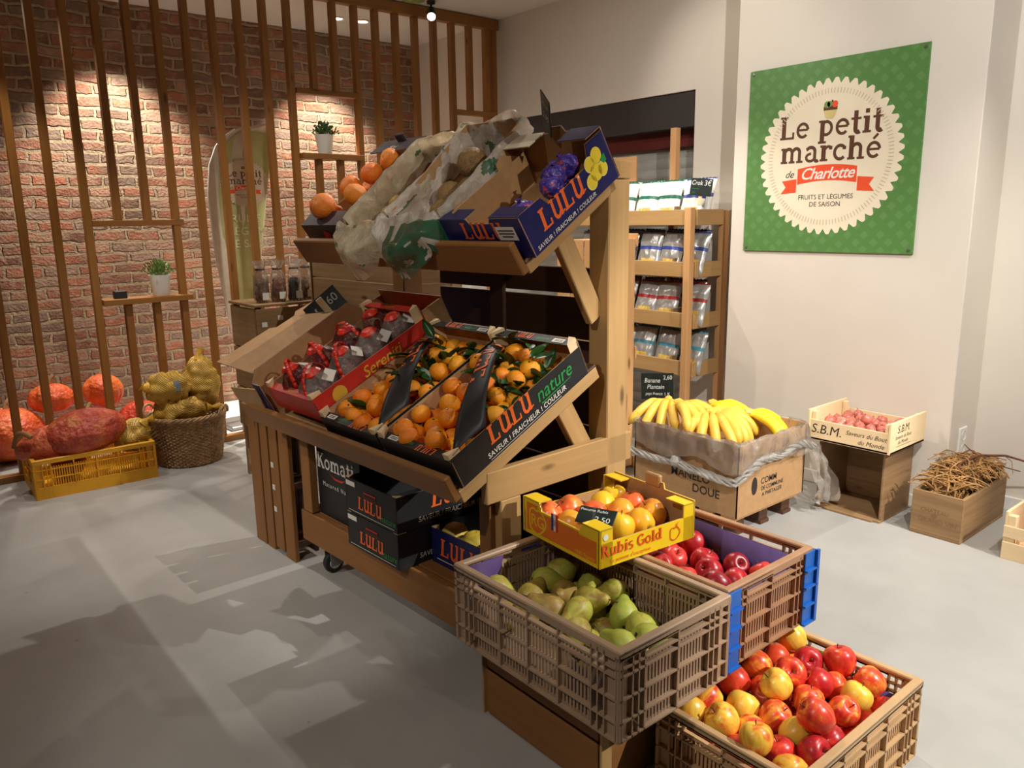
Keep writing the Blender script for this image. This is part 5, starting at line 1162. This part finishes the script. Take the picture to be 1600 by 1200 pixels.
for i in range(760):
    x, y = rr.uniform(.02, .48), rr.uniform(.02, .195); z = .15 + rr.random() * .15 * (1 - ((x - .28) / .3) ** 2); a = rr.uniform(0, 2 * PI); l_ = rr.uniform(.06, .17); el = rr.uniform(-.5, .5)
    p = Vector((x, y, z)); d = Vector((math.cos(a), math.sin(a), el)) * l_; b_ = Vector((rr.uniform(-.3, .3), rr.uniform(-.3, .3), rr.uniform(.1, .5))) * l_
    pts = [p - d * .5, p + b_ * .3, p + d * .5]; c2 = Vector((rr.uniform(-.5, .5), rr.uniform(-.5, .5), rr.uniform(-.3, .3))) * l_
    if any(q.z < .21 and not (.02 < q.x < .48 and .02 < q.y < .195) for q in pts) and rr.random() < .6: continue
    cv = [pts[0] * (1 - k) ** 2 + (pts[1] + b_) * 2 * k * (1 - k) + pts[2] * k * k + c2 * math.sin(2 * PI * k) * .22 for k in (0, .2, .4, .6, .8, 1)]
    if any(q.z < .212 and not (.016 < q.x < .484 and .016 < q.y < .199) for q in cv): continue
    r0 = rr.uniform(.002, .0046); mb.tube(cv, [r0 * .8, r0, r0, r0 * .9, r0 * .8, r0 * .5], 4)
tag(mb.build('straw', M_['straw'], None, SX), 'heap of dry straw filling the old wine crate', 'straw', None, 'stuff')
def twig(label, pts, r, side=()):
    t = tag(MB().tube([SX @ Vector(p) for p in pts], [r * (1 - .6 * i / (len(pts) - 1)) for i in range(len(pts))], 7).build('twig', M_['twig']), label, 'twig')
    for s_ in side: MB().tube([SX @ Vector(p) for p in s_], [r * .5, r * .4, r * .25], 6).build('side_shoot', M_['twig'], t)
twig('thick brown twig arching over the straw towards the photo edge', [(.10, .12, .20), (.20, .10, .31), (.28, .06, .335), (.38, -.02, .33), (.44, -.12, .30), (.47, -.22, .28)], .008, [[(.28, .06, .335), (.30, .1, .345), (.33, .14, .36)]])
twig('thin brown twig bent low across the straw', [(.12, .11, .21), (.24, .13, .27), (.34, .10, .275), (.44, .02, .26), (.50, -.05, .235)], .005, [[(.34, .10, .275), (.36, .14, .285), (.38, .17, .28)]])
# pale slatted crate at the edge of the photo
PC = T(3.52, .60, 0)
t = thing('slatted_crate', 'pale slatted wooden crate with orange goods beside the straw crate', 'crate', PC); L, Wd = .42, .45
MB().box(0, L, 0, Wd, .002, .012).build('base', M_['palex'], t)
for x in (-.006, L):
    for z, h in ((.0, .075), (.095, .05), (.0, 0)):
        if h: MB().box(x, x + .006, 0, Wd, z, z + h, 0, None, .001).build('slat', M_['paley'], t)
for y in (0, Wd - .012): MB().box(0, L, y, y + .012, 0, .205, 0, None, .002).build('end_board', M_['palex'], t)
for x in (0, L - .03):
    for y in (.012, Wd - .042): MB().box(x, x + .03, y, y + .03, .002, .19, 0, None, .002).build('corner_post', M_['palez'], t)
MOR = plain('terracotta_goods', S_(206, 92, 58), .6)
for i in range(4): tag(MB().lathe([(0, 0), (.05, .004), (.066, .05), (.06, .10), (.03, .13), (0, .135)], 20).build('squash', MOR, None, PC @ T(.10 + .16 * (i % 2), .12 + .2 * (i // 2), .013)), 'orange squash inside the pale slatted crate', 'squash', 'squashes in the pale crate')

# ---------------------------------------------------------------- squashes, basket and potato nets at the partition
def m_squash(nm, a, b, c): return fruit_mat(nm, [(.30, a), (.52, b), (.72, c)], 9, .5, (1, 1, 1), .45, .12, .5, 26)
MPK = m_squash('pumpkin_orange', S_(240, 132, 62), S_(232, 104, 52), S_(222, 82, 46)); MPR = m_squash('pumpkin_red', S_(190, 108, 52), S_(176, 66, 42), S_(150, 44, 38))
def pumpkin(name, label, M, rx_, rz_, ribs, mat, stem_h=.05, depth=.07):
    n = 14; prof = [(0, -rz_ * .9)] + [(rx_ * math.cos(a), rz_ * math.sin(a)) for a in [-PI / 2 * .93 + PI * .93 * i / n for i in range(n + 1)]] + [(0, rz_ * .86)]
    o = tag(MB().lathe(prof, ribs * 8, 0, None, lambda g, r, z: (r * (1 - depth * (abs(math.cos(g * ribs / 2)) ** 6) * min(1, r / rx_ * 1.3)), z)).build(name, mat, None, M, 80), label, 'squash')
    MB().tube([(0, 0, rz_ * .84), (.006, 0, rz_ + stem_h * .5), (.03, .01, rz_ + stem_h)], [.018, .011, .014], 8).build('stem', plain('pumpkin_stem', S_(196, 160, 110), .8), o)
    return o
def long_squash(name, label, M, L, r0, r1, mat):
    n = 20; prof = [(0, -L / 2)] + [((r0 * (1 - i / n) + r1 * (i / n)) * math.sin(PI * (i + .6) / (n + 1.2)) ** .42, -L / 2 + L * (i + .4) / (n + .8)) for i in range(n + 1)] + [(0, L / 2)]
    o = tag(MB().lathe(prof, 36, 0, None, lambda g, r, z: (r * (1 + .035 * math.sin(3 * g + z * 8) + .02 * math.sin(7 * g - z * 14)), z)).build(name, mat, None, M, 80), label, 'squash')
    return o
o = long_squash('squash', 'big elongated red squash lying across the yellow crate', T(.865, 4.72, .305) @ RZ(6) @ RY(84), .42, .13, .12, MPR)
MB().lathe([(0, 0), (.03, .0), (.028, .008), (0, .01)], 14).build('blossom_end', M_['stem'], o, T(0, 0, .195))
o = long_squash('squash', 'smaller salmon red squash with curled stem at the crate\'s end', T(.67, 4.75, .265) @ RZ(-20) @ RY(75), .30, .08, .105, m_squash('squash_salmon', S_(214, 122, 80), S_(206, 92, 64), S_(180, 62, 52)))
MB().tube([(-.04 - .07 * math.sin(k * .26), -.02 - .008 * k, -.14 + .012 * k) for k in range(11)], [.010 + .0004 * k for k in range(11)], 8).build('stem', plain('squash_stem', S_(150, 110, 66), .8), o)
tag(long_squash('squash', 'dark red squash under the two others in the yellow crate', T(.78, 4.86, .12) @ RZ(80) @ RY(88), .30, .09, .09, MPR), 'dark red squash lowest in the yellow crate', 'squash')
pumpkin('pumpkin', 'large pale orange ribbed pumpkin behind the slats at the photo edge', T(.60, 5.58, .165), .21, .165, 9, MPK)
pumpkin('pumpkin', 'flat orange pumpkin resting on two others behind the slats', T(.86, 5.62, .345), .135, .095, 10, MPK)
pumpkin('pumpkin', 'low salmon orange pumpkin behind the big red squash', T(1.03, 5.50, .125), .165, .125, 10, MPK)
pumpkin('pumpkin', 'tall orange pumpkin with pale stem behind the slats', T(1.17, 5.66, .34), .125, .115, 8, MPK, .06)
pumpkin('pumpkin', 'red orange pumpkin on the floor beside the basket', T(1.36, 5.55, .13), .15, .13, 10, m_squash('pumpkin_redder', S_(234, 104, 60), S_(220, 74, 48), S_(200, 60, 44)))
# wicker basket
BK_ = T(1.435, 4.825, 0)
t = thing('wicker_basket', 'round brown wicker basket holding nets of potatoes', 'basket', BK_)
Rb = lambda z: .178 + .045 * min(1, z / .30)
wv = MB()
for i in range(27):
    z = .012 + i * .0105; r = Rb(z); wv.tube([((r + .0055 * (1 if (k + i) % 2 else -1)) * math.cos(2 * PI * k / 64), (r + .0055 * (1 if (k + i) % 2 else -1)) * math.sin(2 * PI * k / 64), z) for k in range(64)], .0052, 5, 0, None, True)
for k in range(64): a = 2 * PI * k / 64; wv.tube([(Rb(0) * math.cos(a), Rb(0) * math.sin(a), 0), (Rb(.3) * math.cos(a), Rb(.3) * math.sin(a), .295)], .0035, 4)
wv.lathe([(0, .004), (.178, .004), (.178, .010), (0, .010)], 32); wv.build('woven_body', M_['wicker'], t)
rm = MB()
for q in range(3): rm.tube([((.226 + .008 * math.cos(14 * a + q * 2.1)) * math.cos(a), (.226 + .008 * math.cos(14 * a + q * 2.1)) * math.sin(a), .298 + .008 * math.sin(14 * a + q * 2.1)) for a in [2 * PI * k / 110 for k in range(110)]], .0065, 5, 0, None, True)
rm.build('rim', M_['wicker'], t)
for s_ in (-1, 1):
    a0 = PI * (.75 if s_ > 0 else -.25); u_ = Vector((math.cos(a0), math.sin(a0), 0)); v_ = Vector((-math.sin(a0), math.cos(a0), 0))
    MB().tube([u_ * .232 + v_ * .06 * math.cos(b) + Vector((0, 0, .295 + .05 * math.sin(b))) + u_ * .012 * math.sin(b) for b in [PI * k / 12 for k in range(13)]], .008, 7).build('handle', M_['wicker'], t)
def m_net():
    m = NT('yellow_potato_net'); co = m.coords()
    wv_ = []
    for rot in (.6, -.6):
        mp = m.n('ShaderNodeMapping'); mp.inputs['Rotation'].default_value = (rot, rot * .7, rot); m.l(co, mp.inputs['Vector'])
        q = m.n('ShaderNodeTexWave', _bands_direction='Z'); q.inputs['Scale'].default_value = 34.; q.inputs['Distortion'].default_value = 1.5; m.l(mp.outputs[0], q.inputs['Vector']); wv_.append(q.outputs['Fac'])
    mx = m.n('ShaderNodeMath', _operation='MAXIMUM'); m.l(wv_[0], mx.inputs[0]); m.l(wv_[1], mx.inputs[1])
    base = m.ramp(m.noise(co, 18, 3), [(.3, S_(120, 92, 46)), (.7, S_(158, 124, 66))])
    m.col(m.mix(m.ramp(mx.outputs[0], [(.80, (0, 0, 0, 1)), (.9, (1, 1, 1, 1))]), base, S_(216, 172, 52))); m.rough(.6); m.bump(mx.outputs[0], .4, .004); return m.mat
MNET = m_net()
def net_bag(label, M, a, b, c, seed, knot=(0, 0, 1)):
    """lumpy sack: the outer skin of a heap of potatoes in an ellipsoid"""
    g = np.random.default_rng(seed); n = 60; D = g.normal(size=(n, 3)); D /= np.linalg.norm(D, axis=1)[:, None]; Cn = D * np.array((a - .03, b - .03, c - .03)) * g.uniform(.85, 1.0, (n, 1)); Rn = g.uniform(.030, .042, n)
    mb = MB(); nu, nv = 56, 34
    def f(u, v):
        th, ph = 2 * PI * u, PI * v; d = np.array((math.sin(ph) * math.cos(th), math.sin(ph) * math.sin(th), math.cos(ph)))
        base = .94 / math.sqrt((d[0] / a) ** 2 + (d[1] / b) ** 2 + (d[2] / c) ** 2) - .018
        t_ = Cn @ d; q2 = (Cn ** 2).sum(1) - t_ ** 2; ok = q2 < Rn ** 2; r = max(base, (t_[ok] + np.sqrt(Rn[ok] ** 2 - q2[ok])).max() if ok.any() else 0)
        return tuple(d * r)
    mb.grid(f, nu, nv); o = tag(mb.build('potato_net', MNET, None, M, 80), label, 'potato net')
    k = Vector(knot).normalized(); e = Vector((k.x * a, k.y * b, k.z * c)) * .92
    MB().tube([e, e + k * .03, e + k * .055 + Vector((.02, 0, 0))], [.035, .012, .026], 10).build('tied_end', M_['netyellow'], o); return o
M_['netyellow'] = plain('net_yellow', S_(206, 160, 48), .6, var=.2, vs=60)
o = net_bag('yellow net of potatoes with a blue label on top of the basket', BK_ @ T(-.10, -.04, .475) @ RZ(20), .135, .11, .10, 1, (-1, .2, .2))
MB().box(-.018, .018, -.03, .03, 0, .002).build('label', plain('blue_grey_label', S_(120, 132, 150), .5), o, frame((-.01, -.100, .02), (1, -.2, 0), (.1, .2, 1)))
net_bag('yellow net of potatoes lying lower in the basket\'s mouth', BK_ @ T(-.05, -.06, .325) @ RZ(-10), .165, .135, .10, 2, (1, 0, 0))
net_bag('tall upright net of potatoes in the basket', BK_ @ T(.105, .03, .44) @ RZ(30) @ RX(6), .115, .125, .19, 3, (0, 0, 1))
net_bag('small yellow net of potatoes in the yellow crate beside the red squash', T(1.10, 4.74, .235) @ RZ(-20) @ RY(30), .10, .09, .10, 4, (.3, 0, 1))

# ---------------------------------------------------------------- nuts on a wooden box behind the stand
NB = T(1.58, 3.98, 0)
t = thing('wooden_box', 'tall wooden box behind the stand carrying pouches of nuts', 'box', NB)
for i in range(3): MB().box(0, .42, .0, .012, .30 + i * .228, .52 + i * .228, 0, None, .003).build('side_board', M_['oldx'], t)
for i in range(3): MB().box(0, .012, .013, .35, .30 + i * .228, .52 + i * .228, 0, None, .003).build('side_board', M_['oldy'], t)
MB().box(-.005, .425, -.005, .36, .985, 1.0, 0, None, .003).build('top_board', M_['oldx'], t)
for x in (.0, .38):
    for y in (.013, .31): MB().box(x + .013, x + .04, y, y + .03, 0, .984, 0, None, .003).build('leg', M_['oldz'], t)
for i, x in enumerate((.03, .12)): MB().box(x, x + .03, -.002, 0, .88 - i * -.03, .905 - i * -.03).build('label', M_['white'], t)
def pouch(label, x, y, mat, seed):
    t = thing('nut_pouch', label, 'nut pouch', NB @ T(x, y, 1.0))
    mb = MB(); mb.lathe([(0, .002), (.035, .002), (.042, .02), (.040, .12), (.037, .15), (.022, .176), (.040, .205), (.046, .222)], 22, 0, SCL(1, .8, 1), lambda g, r, z: (r * (1 + .06 * math.sin(4 * g + z * 30 + seed)), z)); mb.build('film', M_['clear'], t)
    MB().lathe([(0, .006), (.036, .006), (.041, .03), (.039, .105), (.024, .125), (0, .128)], 20, 0, SCL(1, .8, 1), lambda g, r, z: (r * (1 + .05 * math.sin(6 * g + z * 90 + seed)), z + .004 * math.sin(9 * g))).build('nuts', mat, t)
    MB().tube([(.024 * math.cos(a), .019 * math.sin(a), .176) for a in [2 * PI * k / 16 for k in range(16)]], .004, 6, 0, None, True).build('ribbon', M_['black'], t)
    MB().box(-.018, .018, -.0015, 0, .018, .055).build('label', M_['whiteplastic'], t, T(.008, -.036, 0))
MN = [plain('brown_nuts', S_(110, 72, 46), .6, var=.5, vs=60, bump=.8), plain('reddish_nuts', S_(120, 66, 44), .6, var=.5, vs=70, bump=.8), plain('black_raisins', S_(38, 30, 34), .5, var=.5, vs=70, bump=.8), plain('tan_nuts', S_(130, 92, 60), .6, var=.5, vs=60, bump=.8)]
for i, (l, x, y) in enumerate((('clear pouch of brown nuts, first of the row by the flag', .075, .08), ('clear pouch of reddish nuts, second of the row', .165, .07), ('clear pouch of black dried fruit, third of the row', .255, .06), ('clear pouch of tan nuts at the end of the row by the crate', .34, .10))): pouch(l, x, y, MN[i], i)
# crates stacked behind the stand
for i in range(3):
    lab = ('old plank fruit crate lowest of the stack behind the stand', 'old plank fruit crate in the middle of the stack behind the stand', 'old plank fruit crate topmost of the stack behind the stand')[i]
    wood_box('plank_crate', lab, S @ T(.80, 1.775, .425 * i), .32, .86, .42, M_['oldx'], M_['oldy'], M_['oldz'], 3, .05)
